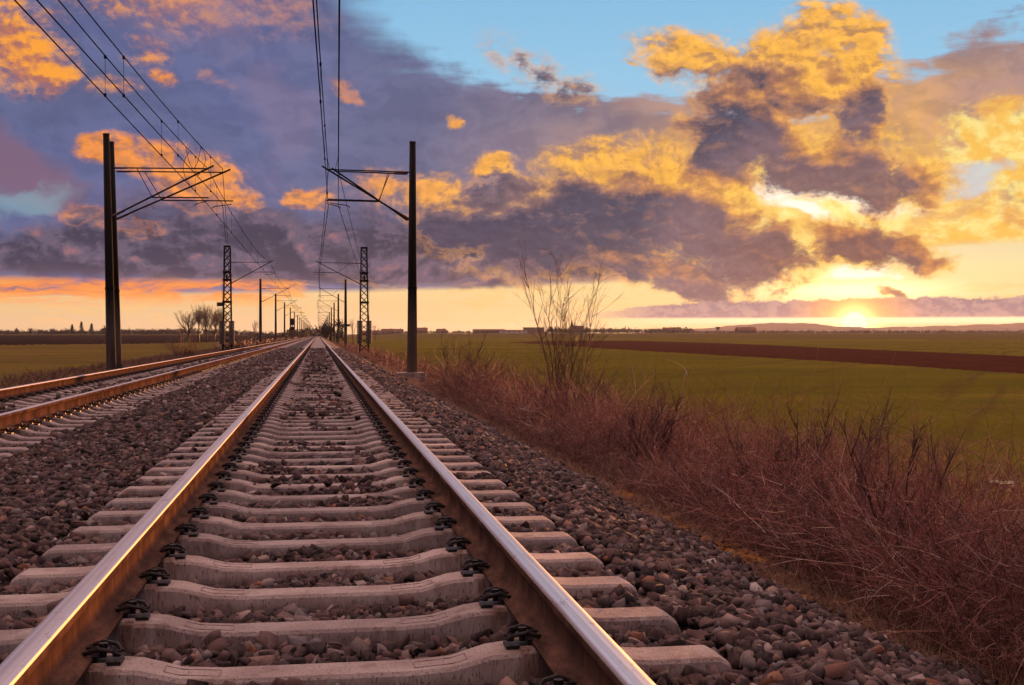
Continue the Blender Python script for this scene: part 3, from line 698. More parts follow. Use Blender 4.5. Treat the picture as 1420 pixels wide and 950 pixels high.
def stones(name, y0, y1, dens, s0, s1, protos, seed, label):
    rng = np.random.default_rng(seed); n = int((y1 - y0) * 9.9 * dens)
    X = rng.uniform(-6.8, 3.1, n); Y = y0 + (y1 - y0) * rng.random(n)
    size = rng.uniform(s0, s1, n) * rng.choice([.55, .75, 1, 1.1, 1.3, 1.6], n)
    Z = bedz(X) - .012 + rng.uniform(-.012, .018, n) + .25 * (size - s0) + .012 * np.sin(X * 5.1 + Y * 3.3) * np.cos(Y * 4.1 - X * 2.2)
    keep = in_view(X, Y, Z)
    edge = np.clip((2.75 + .18 * np.sin(Y * 1.7) + .1 * np.sin(Y * 5.3) - X) / .35, 0, 1); keep &= rng.random(n) < edge
    Z = np.where(X > 2.7, terr(X, Y) + .01, Z)
    for xc, yo in ((0.0, Y0R), (-4.0, Y0L)):
        lx = X - xc; inn = np.abs(lx) < 1.38
        dy = np.abs((Y - yo + .3) % .6 - .3)
        on = inn & (dy < .128)
        stay = (rng.random(n) < .035) & (Y > 5.2) & (np.abs(lx) < .5) & (np.sin(Y * .9) + np.sin(Y * .37 + 1) > .1)
        keep &= ~(on & ~stay)
        Z = np.where(on & stay, -.236 + .32 * size, Z)
        near_rail = np.abs(np.abs(lx) - RX) < .10
        Z = np.where(near_rail & inn, np.minimum(Z, -.215 - .45 * size), Z); keep &= ~(near_rail & on)
        low = inn & ~on & (np.abs(lx) < .66)
        mess = .016 * np.sin(Y * 2.3 + lx * 4) + .014 * np.sin(Y * .8)
        Z = np.where(low, Z - .026 + mess + .018 * (dy / .3), Z)
        Z = np.where(inn & ~on & (np.abs(lx) > .85), Z - .018, Z)
    X, Y, Z, size = X[keep], Y[keep], Z[keep], size[keep]
    tone = np.clip(rng.beta(1.2, 1.5, len(X)) * .87, 0, 1); pick = rng.random(len(X)) < .05; tone[pick] = rng.uniform(.86, 1.0, pick.sum())
    V, F, T = scatter(protos, X, Y, Z, size, tone, rng)
    print(name, len(X), len(F))
    return tag(fast_mesh(name, V, F, M_STONE, {'tone': T}), label, 'gravel', kind='stuff')
PRO_A, PRO_B = rock_protos(48, 5), rock_protos(16, 3)
stones('ballast_stones', 2.6, 13, 1700, .026, .054, PRO_A, 1, 'crushed purple-brown stone ballast round the nearest sleepers')
stones('ballast_stones', 13, 36, 520, .042, .072, PRO_B, 2, 'crushed stone ballast in the middle distance, both tracks')
stones('ballast_stones', 36, 95, 100, .075, .12, PRO_B, 3, 'crushed stone ballast far down the line')

# ------------------------------------------------------------------ thickets, grass, twigs
def twig_arrays(P0, D, L, r0, bend, K, rng, sides=3, taper=.25, wob=.05):
    n = len(P0); t = np.linspace(0, 1, K)[None, :, None]
    side = rng.normal(size=(n, 3)); side -= (side * D).sum(1)[:, None] * D
    w = rng.normal(size=(n, K, 3)) * wob; w[:, 0] = 0; w = np.cumsum(w, 1) * .6
    pts = P0[:, None] + D[:, None] * (L[:, None, None] * t) + bend[:, None] * (t ** 2) * L[:, None, None] + w * L[:, None, None] * t
    tan = np.gradient(pts, axis=1); tan /= np.linalg.norm(tan, axis=2)[..., None] + 1e-9
    a = side[:, None] - (side[:, None] * tan).sum(2)[..., None] * tan; a /= np.linalg.norm(a, axis=2)[..., None] + 1e-9
    b = np.cross(tan, a); rad = r0[:, None] * (1 - (1 - taper) * t[..., 0])
    ang = 2 * PI * np.arange(sides) / sides
    V = pts[:, :, None] + rad[..., None, None] * (a[:, :, None] * np.cos(ang)[None, None, :, None] + b[:, :, None] * np.sin(ang)[None, None, :, None])
    i = np.arange(K - 1)[:, None] * sides; k = np.arange(sides)[None]
    q = np.stack([i + k, i + (k + 1) % sides, i + sides + (k + 1) % sides, i + sides + k], -1).reshape(-1, 4)
    F = (q[None] + (np.arange(n) * K * sides)[:, None, None]).reshape(-1, 4)
    return V.reshape(-1, 3), F, pts, len(q)
class Twigs:
    def __init__(s): s.V = []; s.F = []; s.T = []; s.k = 0
    def add(s, V, F, tone, per):
        s.V.append(V); s.F.append(F + s.k); s.k += len(V); s.T.append(np.repeat(tone, per))
    def build(s, name, m, parent=None):
        return fast_mesh(name, np.concatenate(s.V), np.concatenate(s.F), m, {'tone': np.concatenate(s.T)}, parent=parent)
def unit(v): return v / (np.linalg.norm(v, axis=-1)[..., None] + 1e-9)
def children_of(pts, per, rng, lo=.35):
    n, K, _ = pts.shape; ix = np.repeat(np.arange(n), per); u = rng.uniform(lo, .98, len(ix)) * (K - 1); j = np.minimum(u.astype(int), K - 2); f = (u - j)[:, None]
    p = pts[ix, j] * (1 - f) + pts[ix, j + 1] * f; d = unit(pts[ix, j + 1] - pts[ix, j]); return ix, p, d, u / (K - 1)
def hedge_top(X, Y):
    base = np.interp(X, [2.8, 3.3, 3.9, 4.6, 5.4, 6.4, 7], [-.52, -.38, -.16, -.02, -.12, -.7, -1.3])
    return base + .17 + .05 * sst(13, 7, Y) + .20 * np.sin(Y * .62 + X) + .14 * np.sin(Y * 1.37 + 2 * X) + np.where(Y > 30, -.05 - .25 * sst(30, 70, Y), 0)
def thicket(name, y0, y1, n, r, per, seed, label, per2=0, xr=(2.95, 6.3), front=0.35):
    rng = np.random.default_rng(seed); tw = Twigs()
    X = rng.uniform(*xr, n); X = np.where(rng.random(n) < front, rng.uniform(xr[0], xr[0] + .9, n), X); Y = rng.uniform(y0, y1, n)
    clump = .5 + .5 * np.sin(X * 3.1 + 1.7 * np.sin(Y * .9)) * np.sin(Y * 1.9 + X * .7)
    ok = ~((X < 4.15) & (Y > 32) & (Y < 46)); X, Y, clump = X[ok], Y[ok], clump[ok]; n = len(X)
    Z = terr(X, Y) - .02; L = np.maximum(hedge_top(X, Y) - Z, .25) * rng.uniform(.45, 1.18, n) * (.78 + .4 * clump)
    D = unit(np.stack([rng.normal(0, .42, n), rng.normal(0, .42, n), np.ones(n)], -1))
    be = np.stack([rng.normal(0, .45, n), rng.normal(0, .45, n), -np.abs(rng.normal(0, .42, n))], -1); L = L * np.where(rng.random(n) < .22, rng.uniform(1.1, 1.4, n), 1.0)
    L = np.minimum(L, (np.where(Y < 18, .22, .5) - Z) * 1.05)
    V, F, pts, q = twig_arrays(np.stack([X, Y, Z], -1), D, L, r * rng.uniform(.6, 1.25, n), be, 6, rng)
    tone = rng.beta(.9, 1.7, n); tw.add(V, F, tone, q)
    if per:
        ix, p, d, u = children_of(pts, per, rng); ok = p[:, 2] < np.where(p[:, 1] < 18, -.02, .3); ix, p, d, u = ix[ok], p[ok], d[ok], u[ok]; m = len(ix)
        d2 = unit(d + rng.normal(0, .65, (m, 3)) + np.array([0, 0, .1])); L2 = L[ix] * rng.uniform(.22, .6, m) * (1.15 - .5 * u)
        V, F, pts2, q = twig_arrays(p, d2, L2, r * .55 * rng.uniform(.6, 1.2, m), rng.normal(0, .25, (m, 3)), 5, rng)
        tw.add(V, F, np.clip(tone[ix] + rng.normal(0, .15, m), 0, 1), q)
        if per2:
            ix, p, d, u = children_of(pts2, per2, rng, .2); ok = p[:, 2] < np.where(p[:, 1] < 18, .05, .4); ix, p, d, u = ix[ok], p[ok], d[ok], u[ok]; m = len(ix)
            V, F, _, q = twig_arrays(p, unit(d + rng.normal(0, .7, (m, 3))), L2[ix] * rng.uniform(.25, .6, m), np.full(m, r * .34), rng.normal(0, .2, (m, 3)), 4, rng)
            tw.add(V, F, rng.beta(1.5, 2, m), q)
    return tag(tw.build(name, M_BRAMBLE), label, 'brambles', kind='stuff')
thicket('bramble_thicket', 3.8, 16, 5000, .0042, 5, 11, 'tangle of bare reddish-brown brambles on the bank right of the ballast', 3)
thicket('bramble_thicket', 16, 45, 6600, .0064, 5, 12, 'bare reddish thicket along the bank in the middle distance')
thicket('bramble_thicket', 45, 190, 5200, .016, 2, 13, 'red-brown scrub along the right bank beyond the first mast')
def blades(name, n, xr, yr, h, w, m, seed, label, lean=.35, edge=None):
    rng = np.random.default_rng(seed); X = rng.uniform(*xr, n); Y = yr[0] + (yr[1] - yr[0]) * rng.random(n) ** 1.5
    if edge is not None: X = X + edge(Y)
    k = np.sin(X * 7 + Y * 2.1) + np.sin(Y * 3.7 - X * 2) + rng.normal(0, .7, n); ok = k > -.35; X, Y = X[ok], Y[ok]; n = len(X)
    P0 = np.stack([X, Y, np.maximum(terr(X, Y), bedz(X) - np.where(X > 2.85, 9, 0)) - .01], -1); D = unit(np.stack([rng.normal(0, lean, n), rng.normal(0, lean, n), np.ones(n)], -1))
    L = h * rng.uniform(.4, 1.25, n) ; be = rng.normal(0, .35, (n, 3)); be[:, 2] = -np.abs(be[:, 2])
    V, F, _, q = twig_arrays(P0, D, L, w * (.7 + Y / 14) * rng.uniform(.6, 1.2, n), be, 4, rng, taper=.15, wob=.02)
    tw = Twigs(); tw.add(V, F, rng.beta(1.6, 1.6, n), q)
    return tag(tw.build(name, m), label, 'grass', kind='stuff')
edge = lambda Y: .10 * np.sin(Y * 1.7) + .05 * np.sin(Y * 5.3)
blades('dry_grass', 24000, (2.66, 3.25), (4.5, 60), .15, .0018, M_DRYGRASS, 21, 'narrow strip of dry tan grass between the ballast and the thicket', edge=edge)
blades('dead_grass', 15000, (2.9, 3.7), (4.0, 35), .42, .0019, M_REDGRASS, 22, 'tall dead grass stems at the foot of the thicket')
blades('dead_grass', 13000, (-11.0, -6.5), (18, 130), .40, .0045, M_REDGRASS, 23, 'reddish dead grass along the left edge of the left track')
blades('dead_grass', 6000, (-9.5, -6.6), (120, 420), 1.0, .012, M_REDGRASS, 24, 'brown scrub grass far down the left side of the line')

def moss():
    rng = np.random.default_rng(5); b = []
    V, F = [], []; k = 0
    ico = bmesh.new(); bmesh.ops.create_icosphere(ico, subdivisions=2, radius=1); iv = np.array([v.co[:] for v in ico.verts]); fi = np.array([[v.index for v in f.verts] for f in ico.faces]); ico.free()
    for _ in range(300):
        y = rng.uniform(6.4, 11.5)
        if math.sin(y * 4.1) + .7 * math.sin(y * 9.7 + 1) + rng.normal(0, .5) < .1: continue
        x = 2.78 + float(edge(y)) + rng.normal(-.04, .11); s = rng.uniform(.02, .06)
        v = iv * (s * rng.uniform(.8, 1.4), s * rng.uniform(.8, 1.6), s * .38) * (1 + .18 * rng.normal(size=(len(iv), 1)))
        V.append(v + (x, y, float(terr(x, y)) + .012)); F.append(fi + k); k += len(iv)
    return tag(fast_mesh('moss', np.concatenate(V), np.concatenate(F), M_MOSS, smooth=True), 'orange moss cushions at the edge of the ballast', 'moss', kind='stuff')
moss()
def tussock(x, y, h, n, seed, label):
    rng = np.random.default_rng(seed); P0 = np.stack([rng.normal(0, .05, n), rng.normal(0, .05, n), np.full(n, -.02)], -1)
    D = unit(np.stack([rng.normal(0, .5, n), rng.normal(0, .5, n), np.ones(n)], -1)); be = P0 * 3; be[:, 2] = -rng.uniform(.1, .6, n)
    V, F, _, q = twig_arrays(P0, D, h * rng.uniform(.5, 1.2, n), np.full(n, .0022), be, 5, rng, taper=.1)
    tw = Twigs(); tw.add(V, F, rng.beta(1.6, 1.6, n), q); o = tw.build('grass_tussock', M_DRYGRASS); o.location = (x, y, float(terr(x, y))); return tag(o, label, 'grass tuft')
tussock(3.02, 8.5, .24, 420, 31, 'dry straw-coloured grass tussock beside the orange moss')

# shrubs and bare trees: stems first, then twigs
def shrub(name, x, y, h, nstem, spread, r, seed, label, cat='shrub', m=M_BARK, group=None, per=(7, 5), trunk=False, up=.25, twig=.5, upright=0.0):
    rng = np.random.default_rng(seed); root = empty(name, (x, y, float(terr(x, y)))); tag(root, label, cat, group)
    n = nstem; st = Twigs()
    if trunk:
        P0 = np.zeros((1, 3)); P0[:, 2] = -.1
        V, F, tp, q = twig_arrays(P0, np.array([[rng.normal(0, .05), rng.normal(0, .05), 1.0]]), np.array([h * .95]), np.array([r]), np.zeros((1, 3)), 9, rng, sides=6, taper=.18, wob=.03)
        st.add(V, F, np.array([.4]), q)
        ix, p, d, u = children_of(tp, n, rng, .22); m_ = len(ix); a = rng.uniform(0, 2 * PI, m_)
        out = np.stack([np.cos(a), np.sin(a), np.zeros(m_)], -1)
        D = unit(out * spread + np.array([0, 0, 1.0 - .2 * upright])); L = h * (1.05 - u) * rng.uniform(.55, .85, m_) + h * .12; P0 = p; r1 = r * .42 * (1.1 - .6 * u)
        be = out * .0 + np.stack([rng.normal(0, .1, m_), rng.normal(0, .1, m_), rng.uniform(0, up, m_)], -1)
    else:
        P0 = np.stack([rng.normal(0, .10, n), rng.normal(0, .10, n), np.full(n, -.05)], -1)
        D = unit(np.stack([rng.normal(0, spread, n), rng.normal(0, spread, n), np.ones(n)], -1)); L = h * rng.uniform(.6, 1.05, n); r1 = r * rng.uniform(.6, 1.1, n)
        be = np.stack([rng.normal(0, .12, n), rng.normal(0, .12, n), rng.uniform(-.05, up, n)], -1)
    V, F, pts, q = twig_arrays(P0, D, L, r1 * np.ones(len(P0)), be, 8, rng, sides=5, taper=.15, wob=.035)
    st.add(V, F, rng.uniform(.2, .7, len(P0)), q)
    st.build('trunk' if trunk else 'stem', m, root)
    cr = Twigs(); ix, p, d, u = children_of(pts, per[0], rng, .25); k = len(ix)
    d2 = unit(d + rng.normal(0, .42, (k, 3)) + np.array([0, 0, .12])); L2 = L[ix] * rng.uniform(.2, .48, k) * (1.2 - .7 * u) * twig * 2
    V, F, pts2, q = twig_arrays(p, d2, L2, r1[ix] * .38 if hasattr(r1, '__len__') else np.full(k, r1 * .38), rng.normal(0, .15, (k, 3)) + np.array([0, 0, .12]), 6, rng, taper=.25)
    cr.add(V, F, rng.uniform(.1, .9, k), q)
    if per[1]:
        ix2, p, d, u = children_of(pts2, per[1], rng, .25); k2 = len(ix2); rr = (r1[ix] if hasattr(r1, '__len__') else np.full(k, r1))[ix2]
        V, F, _, q = twig_arrays(p, unit(d + rng.normal(0, .5, (k2, 3)) + np.array([0, 0, .1])), L2[ix2] * rng.uniform(.3, .6, k2), rr * .17, rng.normal(0, .15, (k2, 3)), 4, rng)
        cr.add(V, F, rng.uniform(.1, .9, k2), q)
    cr.build('crown', m, root)
    return root
shrub('bare_shrub', at_y(783, 25), 25, 3.9, 20, .10, .015, 47, 'tall bare shrub with long upright stems rising out of the thicket against the sky', up=.12, per=(11, 5), twig=.34)
shrub('bare_shrub', at_y(640, 37), 37, 2.0, 14, .45, .022, 42, 'rounded bare bush beside the foot of the first right-hand mast', per=(8, 5))
shrub('briar_bush', at_y(1130, 12.6), 12.6, 1.7, 15, .34, .010, 43, 'loose reddish briar with arching stems standing above the thicket under the sun', m=M_BRAMBLE, per=(6, 4), twig=.32)
shrub('briar_bush', at_y(985, 17), 17, 1.65, 12, .34, .011, 44, 'lower reddish briar left of the tallest briar, at the top of the thicket', m=M_BRAMBLE, per=(6, 4), twig=.32)
shrub('briar_bush', at_y(1330, 8.7), 8.7, .95, 12, .42, .007, 45, 'tangled briar in front of the puddle at the right edge', m=M_BRAMBLE, per=(6, 4), twig=.32)
for i, (x, y, h, lab) in enumerate(((3.55, 7.2, 1.05, 'dark twiggy shrub at the lower right corner beside the last stones'), (3.75, 9.6, 1.15, 'dark twiggy shrub just behind the dry grass tussock'), (4.6, 10.6, 1.5, 'dark upright shrub inside the thicket left of the puddle'),
        (3.7, 13.4, 1.1, 'dark shrub on the near face of the thicket where the orange moss ends'), (4.4, 20, 1.5, 'dark domed shrub in the thicket below the tall bare shrub'), (4.0, 29, 1.3, 'dark domed shrub in the thicket between the tall bare shrub and the first right-hand mast'))):
    shrub('bare_shrub', x, y, h, 15, .40, .010 + .0004 * y, 140 + i, lab, m=M_DARKTWIG, per=(12, 6), twig=.40, up=.02)
shrub('dead_bush', at_y(272, 96), 88, 1.9, 40, .7, .03, 46, 'low fox-red bush beside the left lattice mast', m=M_REDGRASS, per=(9, 4))
LT = [(262, 430, 9.0, 'leftmost bare tree of the small grove left of the lattice mast'), (276, 436, 10.2, 'tall bare tree second from the left in the grove by the left lattice mast'), (287, 428, 10.8, 'tallest bare tree, in the middle of the grove by the left lattice mast'), (297, 440, 10.0, 'bare tree right of the tallest in the grove by the left lattice mast'), (306, 433, 9.2, 'rightmost bare tree of the grove, close to the left lattice mast')]
for i, (px, Y, h, lab) in enumerate(LT):
    shrub('bare_tree', at_y(px, Y), Y, h, 26, .85, .30, 60 + i, lab, 'tree', trunk=True, per=(11, 6), up=.5, twig=.6, group='grove of bare trees left of the line')
shrub('bare_tree', at_y(353, 420), 420, 6.5, 14, .35, .16, 70, 'thin bare tree standing alone behind the third left mast', 'tree', trunk=True, per=(6, 4))
shrub('bare_tree', at_y(520, 620), 620, 7.5, 14, .5, .2, 71, 'small round bare tree right of the right lattice mast', 'tree', trunk=True, per=(6, 4))
shrub('bare_tree', at_y(490, 330), 330, 6.4, 10, .25, .14, 72, 'thin bare tree between the right lattice mast and the mast behind it', 'tree', trunk=True, per=(6, 3))

def leafy(name, x, y, w, h, seed, label, cat, group=None, m=M_DARKLEAF, n=900, base=.12):
    rng = np.random.default_rng(seed); root = empty(name, (x, y, float(terr(x, y)))); tag(root, label, cat, group)
    b = MB(); b.tube([(0, 0, -.2), (0, 0, h * .5), (rng.normal(0, .1), 0, h * .85)], [w * .05 + .04, w * .04 + .03, .03], 6); b.build('trunk', M_BARK, root)
    cl = rng.normal(0, .30, (9, 3)) * (w, w, h * .5) + (0, 0, h * .55); ci = rng.integers(0, 9, n)
    p = cl[ci] + rng.normal(0, .15, (n, 3)) * (w, w, h * .7); p[:, 2] = np.clip(p[:, 2], h * base, h * 1.02)
    s = h * .045; a = rng.normal(0, s, (n, 3)); c = rng.normal(0, s, (n, 3))
    V = np.stack([p, p + a, p + c], 1).reshape(-1, 3); F = np.arange(3 * n).reshape(-1, 3)
    fast_mesh('crown', V, F, m, {'tone': rng.random(n)}, parent=root); return root
leafy('dark_tree', at_y(458.5, 300), 300, 4.2, 5.2, 80, 'dark bushy tree at the right of the track near the vanishing point', 'tree', n=1600)
leafy('dark_tree', at_y(467, 330), 330, 3.2, 4.2, 81, 'smaller dark tree joined to the bushy one near the vanishing point', 'tree', n=1200)
LB = [(372, 300, 4.5, 2.9, 'brown bush behind the third left mast'), (388, 350, 5, 3.2, 'brown bush between the third and fourth left masts'), (402, 420, 6, 3.8, 'brown bush beside the railway signal'), (413, 500, 6, 4.2, 'brown bush just beyond the railway signal'), (423, 600, 6, 4.6, 'brown bush closest to the vanishing point on the left')]
for i, (px, Y, w, h, lab) in enumerate(LB): leafy('trackside_bush', at_y(px, Y), Y, w, h, 90 + i, lab, 'bush', 'bushes along the left track', m=M_WOOD, n=1100, base=.02)
for i, (px, h, lab) in enumerate(((100, 8, 'left dark conifer of three on the left horizon'), (113, 10.5, 'middle and tallest of three dark conifers on the left horizon'), (127, 9, 'right dark conifer of three on the left horizon'))):
    x = at_y(px, 1050); root = empty('conifer', (x, 1050, float(terr(x, 1050)))); tag(root, lab, 'tree', 'three conifers on the left horizon')
    b = MB(); b.tube([(0, 0, 0), (0, 0, h)], [.3, .05], 5); b.build('trunk', M_BARK, root)
    rng = np.random.default_rng(i); n = 500; t = rng.random(n) ** .7; a = rng.uniform(0, 2 * PI, n); rr = (1 - t) * h * .30 * rng.uniform(.4, 1, n)
    p = np.stack([rr * np.cos(a), rr * np.sin(a), h * (.08 + .92 * t)], -1); V = np.stack([p, p + rng.normal(0, .5, (n, 3)), p + rng.normal(0, .5, (n, 3))], 1).reshape(-1, 3)
    fast_mesh('crown', V, np.arange(3 * n).reshape(-1, 3), M_DARKLEAF, {'tone': rng.random(n)}, parent=root)

def woodland(name, spans, seed, label):
    """a far belt of trees that reads as one mass"""
    rng = np.random.default_rng(seed); P, T = [], []
    for px0, px1, Y, h0, h1, n in spans:
        px = rng.uniform(px0, px1, n); Yd = Y * rng.uniform(.97, 1.05, n)
        for p_, y_ in zip(px, Yd):
            x = at_y(p_, y_); h = rng.uniform(h0, h1) * (1.35 if rng.random() < .12 else 1); w = h * rng.uniform(.35, .8); k = 46
            c = rng.normal(0, .33, (k, 3)) * (w, w, h * .5) + (0, 0, h * .5); c[:, 2] = np.clip(c[:, 2], 0, h)
            q = c + (x, y_, float(terr(x, y_)) - .3); s = h * .13
            P.append(np.stack([q, q + rng.normal(0, s, (k, 3)), q + rng.normal(0, s, (k, 3))], 1).reshape(-1, 3)); T.append(np.full(k, rng.random()))
    V = np.concatenate(P); F = np.arange(len(V)).reshape(-1, 3)
    return tag(fast_mesh(name, V, F, M_WOOD, {'tone': np.concatenate(T)}), label, 'woodland', kind='stuff')
woodland('far_woodland', [(-120, 445, 1150, 2.6, 5.0, 700), (-120, 250, 1100, 1.5, 3.2, 260), (140, 300, 1150, 4, 6.5, 90), (400, 446, 900, 4, 7, 70)], 51, 'dark belt of trees along the left horizon')
woodland('far_woodland', [(500, 760, 1500, 2.0, 3.8, 420), (760, 960, 1450, 3.5, 7.2, 330), (960, 1180, 1650, 2.8, 5.0, 330), (1180, 1560, 1500, 2.2, 5.0, 620)], 52, 'dark belt of trees along the right horizon')

# ------------------------------------------------------------------ village on the right horizon
def house(name, px, Y, w, d, h, roof, wall, label, cat, chim=True, rot=0.0, flat=False, nwin=3):
    x = at_y(px, Y); root = empty(name, (x, Y, float(terr(x, Y)) - .3), rot); tag(root, label, cat)
    b = MB(); b.box(-w / 2, w / 2, -d / 2, d / 2, 0, h); b.build('wall', wall, root)
    if flat:
        b = MB(); b.box(-w / 2 - .3, w / 2 + .3, -d / 2 - .3, d / 2 + .3, h + .003, h + .5); b.build('roof', M_ROOF, root)
    else:
        b = MB(); e = .5
        b.add([(-w / 2 - e, -d / 2 - e, h), (w / 2 + e, -d / 2 - e, h), (w / 2 + e, d / 2 + e, h), (-w / 2 - e, d / 2 + e, h), (-w / 2 - e, 0, h + roof), (w / 2 + e, 0, h + roof)], [(0, 1, 5, 4), (2, 3, 4, 5), (0, 4, 3), (1, 2, 5), (3, 2, 1, 0)])
        rf = b.build('roof', M_ROOF, root)
        if chim:
            b = MB(); b.box(w * .2, w * .2 + .7, -.35, .35, h + roof * .5, h + roof + 1.0); b.build('chimney', M_ROOF, rf)
    for k in range(nwin):
        cx = -w / 2 + w * (k + .5) / nwin; b = MB(); b.box(cx - .6, cx + .6, -d / 2 - .06, -d / 2 + .02, h * .4, h * .4 + 1.4); b.build('window', M_PANE, root)
    return root
HS = [(508, 1450, 14, 9, 3.4, 3.4, 2, 'red-roofed house right behind the right lattice mast'), (522, 1480, 12, 9, 3.2, 3.0, 0, 'second low house from the right lattice mast'), (538, 1450, 15, 9, 3.6, 3.4, 2, 'dark-roofed house between the right lattice mast and the first mast'), (552, 1500, 12, 8, 3.2, 3.0, 1, 'low house half hidden behind the first right-hand mast'), (585, 1460, 13, 9, 3.4, 3.6, 2, 'red-brown house just right of the first right-hand mast'), (612, 1500, 11, 8, 3.0, 2.8, 0, 'small house standing alone between the first mast and the long sheds'),
      (927, 1450, 13, 9, 4.0, 3.4, 2, 'brown house right of the tall bare shrub'), (938, 1470, 11, 8, 4.2, 3.6, 0, 'house with steep roof beside the brown one right of the bare shrub')]
for px, Y, w, d, h, rf, wi, lab in HS: house('house', px, Y, w, d, h, rf, M_WALL[wi], lab, 'house', rot=random.uniform(-.2, .2))
house('farmhouse', 1034, 1300, 21, 12, 3.6, 3.4, M_WALL[2], 'wide farmhouse with hipped red roof in front of the hills', 'house')
house('shed', 678, 1400, 36, 14, 3.4, 1.6, M_WALL[2], 'long low red-brown shed left of the pale one on the horizon', 'building', chim=False, nwin=6)
house('shed', 712, 1380, 30, 14, 3.0, 1.2, M_WHITE, 'pale long shed in the middle of the right horizon', 'building', chim=False, nwin=5)
house('apartment_block', 740, 1400, 23, 12, 6.6, 0, M_WALL[2], 'flat-roofed red-brown block left of the church', 'building', flat=True, nwin=7)
def church():
    x = at_y(793, 1450); root = empty('church', (x, 1450, float(terr(x, 1450)) - .3)); tag(root, 'church with pointed spire seen through the bare shrub', 'church')
    b = MB(); b.box(-2.2, 2.2, -2.2, 2.2, 0, 9); tw = b.build('tower', M_WALL[2], root)
    b = MB(); b.tube([(0, 0, 9.003), (0, 0, 10.2), (0, 0, 16.6)], [2.6, 1.6, .06], 8); b.build('spire', M_STEEL, root)
    b = MB(); b.box(2.21, 14, -4, 4, 0, 5); b.build('nave', M_WALL[0], root)
    b = MB(); b.add([(2.21, -4.4, 5.003), (14.3, -4.4, 5.003), (14.3, 4.4, 5.003), (2.21, 4.4, 5.003), (2.21, 0, 9.5), (14.3, 0, 9.5)], [(0, 1, 5, 4), (2, 3, 4, 5), (0, 4, 3), (1, 2, 5), (3, 2, 1, 0)]); b.build('roof', M_ROOF, root)
church()
def water_tower():
    x = at_y(995.5, 1350); root = empty('water_tower', (x, 1350, float(terr(x, 1350)) - .3)); tag(root, 'small water tower with round tank left of the farmhouse', 'water tower')
    b = MB(); b.tube([(0, 0, 0), (0, 0, 4.6)], .8, 8); b.build('shaft', M_WALL[2], root)
    b = MB(); b.tube([(0, 0, 4.603), (0, 0, 5.6), (0, 0, 7.2), (0, 0, 7.6)], [1.0, 2.4, 2.5, 1.6], 12); b.build('tank', M_STEEL, root)
water_tower()
def hills():
    px = np.linspace(860, 1900, 120); prof = np.interp(px, [860, 930, 1000, 1050, 1110, 1168, 1205, 1300, 1360, 1420, 1500, 1700, 1900], [463, 459, 453, 448.5, 447.5, 453, 454.5, 452, 450, 448, 446, 448, 451])
    V = []
    for p_, y_ in zip(px, prof):
        y_ += .5 * math.sin(p_ * .11) + .3 * math.sin(p_ * .31); d = ray(p_, 464.5); h = (464.5 - y_) / F_PX
        for Y, k in ((5200, -.02), (6000, .55), (6800, 1.0), (8200, .6), (9000, -.02)):
            t = Y / (d.y * math.cos(YAW) + d.x * math.sin(YAW)); hz = EYE.z + h * 6800 * k; V.append((d.x * t, d.y * t, hz if k > 0 else -2.0))
    n, k = len(px), 5; i = (np.arange(n - 1)[:, None] * k + np.arange(k - 1)[None]).ravel()
    tag(fast_mesh('hills', np.array(V), np.stack([i, i + k, i + k + 1, i + 1], 1), M_HILL, smooth=True), kind='structure')
hills()
def puddle():
    c = unproject(1391, 672); n = 40; rng = np.random.default_rng(3); b = MB(); V = [(0, 0, 0)]
    for k in range(n):
        t = 2 * PI * k / n; r = 1 + .25 * math.sin(3 * t + 1) + .15 * math.sin(5 * t); V.append((.24 * r * math.cos(t), .26 * r * math.sin(t), 0))
    b.add(V, [(0, k + 1, (k + 1) % n + 1) for k in range(n)]); o = b.build('puddle', M_WATER, loc=(c.x, c.y, c.z + .05)); tag(o, kind='structure')
puddle()
c = unproject(952, 521); o = empty('marker_stake', c); tag(o, 'thin white marker stake standing in the green field', 'stake')
b = MB(); b.tube([(0, 0, -.1), (.01, 0, .42)], .035, 6); b.build('post', M_WHITE, o); b = MB(); b.tube([(.01, 0, .423), (.012, 0, .5)], .042, 6); b.build('cap', M_ROOF, o)

# ------------------------------------------------------------------ overhead line: masts
def cantilever(root, px_, side, tip, ztop, y, joint=.52, reg_over=.35, steady=True):
    """root-local; px_ = mast face, tip = x of the messenger wire, side = +1 if the arm points to +X"""
    zt, zb = ztop, ztop - 1.68; s = side
    jx = px_ + (tip - px_) * joint; jz = zb + (zt - zb) * joint
    b = MB(); b.tube([(px_, y, zt - .03), (tip + .05 * s, y, zt + .01)], .024, 6); b.build('top_tube', M_STEEL, root)
    b = MB(); b.tube([(px_, y, zb), (tip + .22 * s, y, zt + .12)], .032, 6); b.build('diagonal_tube', M_STEEL, root)
    b = MB(); b.tube([(px_ + .02 * s, y, zb + .012), (px_ + .42 * s, y, zb + .42 * (zt - zb) / abs(tip - px_))], .042, 8); b.build('insulator', M_INSUL, root); b = MB(); b.tube([(px_ + .05 * s, y, zt - .03), (px_ + .5 * s, y, zt - .025)], .036, 8); b.build('insulator', M_INSUL, root)
    rz = jz - .03
    b = MB(); b.tube([(jx, y, rz), (tip + reg_over * s, y, rz + .02)], .024, 6); b.build('registration_tube', M_STEEL, root)
    b = MB(); b.tube([(jx, y, rz), (px_ + (tip - px_) * .26, y, zt - .02)], .014, 5); b.build('brace', M_STEEL, root)
    if steady:
        b = MB(); b.tube([(tip + (reg_over - .06) * s, y, rz), (tip + (reg_over - .06) * s, y, rz - .10), (tip - .35 * s, y, rz - .19), (tip - .42 * s, y, rz - .25)], .016, 5); b.build('steady_arm', M_STEEL, root)
